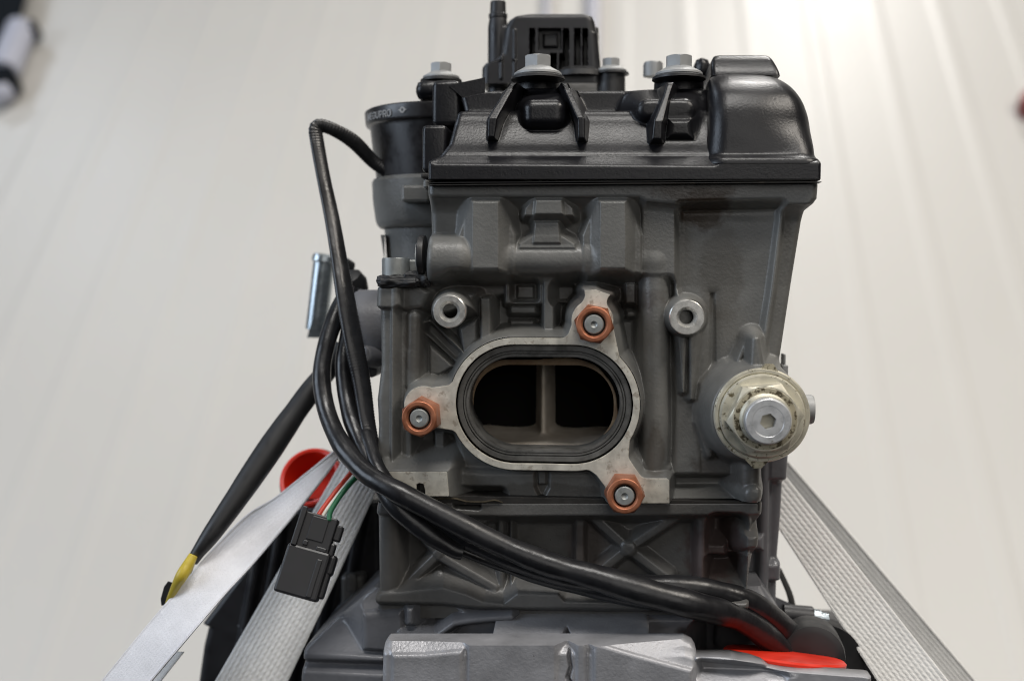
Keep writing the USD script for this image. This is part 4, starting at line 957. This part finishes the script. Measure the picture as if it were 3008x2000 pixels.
obj('cable', tube(cab([(1320, 1600, 0, 18), (1420, 1640, -1, 18), (1560, 1690, -2, 18), (1700, 1726, -2, 20), (1820, 1752, 1, 22), (1950, 1775, 2, 22)]), n=14, wob=.2, seed=22), 'cable', W, smooth=True)
# wires to the connector
for nm, c_, pts in (('red_wire', 'redwire', [(1060, 1350, -22, 7), (1034, 1384, -18, 7), (985, 1444, -12, 7), (940, 1506, -6, 7.5), (930, 1530, -4, 7.5)]),
                    ('white_wire', 'white', [(1066, 1370, -20, 6), (1020, 1420, -14, 6), (980, 1470, -9, 6), (950, 1512, -6, 6), (946, 1530, -4, 6)]),
                    ('green_wire', 'green', [(1080, 1375, -20, 8), (1048, 1400, -15, 8), (1005, 1448, -10, 8), (972, 1500, -6, 8), (966, 1530, -4, 8)])):
    obj(nm, tube(cab(pts), sides=14, n=8), c_, W, smooth=True)

# connector: its own local frame along the slanting axis
c0, c1 = np.array(at(944, 1512, -5)), np.array(at(868, 1752, 6))
ey = (c1 - c0); Lc = np.linalg.norm(ey); ey /= Lc
ex = np.array([1.0, 0.15, 0]); ex -= ey * (ex @ ey); ex /= np.linalg.norm(ex)
ez = np.cross(ex, ey); ez *= -np.sign(ez[1]) if ez[1] > 0 else 1
if ez[1] > 0: ez = -ez
def cbx(x0, x1, y0, y1, z0, z1, r=.5):
    m = chbox(np.array([x0 * .92, y0, z0]), np.array([x1 * .92, y1, z1]), r)
    V = m.vertices; m.vertices = c0 + V[:, :1] * ex + V[:, 1:2] * ey + V[:, 2:3] * ez
    if m.volume < 0: m.invert()
    return m
body = cat_(cbx(-7.6, 7.4, 0, 13.5, -5.5, 1.0, .5), cbx(-9.2, 8.8, 13.0, Lc, -6.5, 2.2, .9))
ck = obj('connector', body, 'plastic', W, smooth=20)
obj('connector_rail', cat_(cbx(-8.2, -5.8, -1.5, 13.5, .8, 2.8, .4), cbx(4.2, 6.4, 16, Lc - 1, 2.0, 2.7, .3)), 'plastic', ck, smooth=20)
obj('connector_side', cat_(cbx(7.2, 10.2, 2, 8, -5, 0, .6), cbx(8.4, 11.4, 13, 21, -6, .6, 1.2), cbx(8.4, 10.6, 19, Lc - 1.5, -6, .4, .8), cbx(7.2, 9.4, 9, 14, -5, .2, .6)), 'plastic', ck, smooth=20)
obj('connector_latch', cat_(cbx(-3.6, -1.6, 10.5, 12.4, .9, 2.2, .3), cbx(2.2, 6.6, 11.6, 13.2, .9, 1.8, .3), cbx(-3, 4, 1, 10, .9, 1.5, .3)), 'plastic', ck, smooth=20)
obj('connector_mouth', cbx(-7.8, 7.4, Lc - .6, Lc + .05, -5.4, 1.2, .2), 'soot_shade', ck, smooth=20)  # solid black slab painted as the shaded opening

t = thing('earth_lead', 'black sleeved lead hanging down left from the cable loop to a yellow crimped end', 'cable', at(520, 1760, -12))
obj('sleeve', tube(cab([(1010, 1020, -50, 30), (960, 1090, -46, 31), (915, 1145, -42, 33), (850, 1235, -36, 36), (770, 1352, -28, 38), (690, 1470, -20, 35), (620, 1570, -14, 28), (582, 1622, -12, 21), (566, 1646, -12, 18)]), n=16, wob=.12, seed=4), 'rubber', t, smooth=True)
obj('yellow_wire', tube(cab([(568, 1630, -9, 14), (552, 1660, -7, 18), (534, 1690, -5, 19), (516, 1722, -6, 14), (500, 1758, -8, 11), (490, 1790, -10, 10)]), n=10), 'yellow', t, smooth=True)
obj('yellow_wire', tube(cab([(566, 1650, -13, 9), (552, 1690, -14, 7), (530, 1725, -14, 6)]), n=10), 'yellow', t, smooth=True)
obj('terminal', hullpts([at(x, y, hh) for x, y in ((482, 1722), (494, 1706), (506, 1710), (500, 1740), (488, 1775), (474, 1778), (472, 1758)) for hh in (-10, -16)]), 'plastic', t, smooth=20)
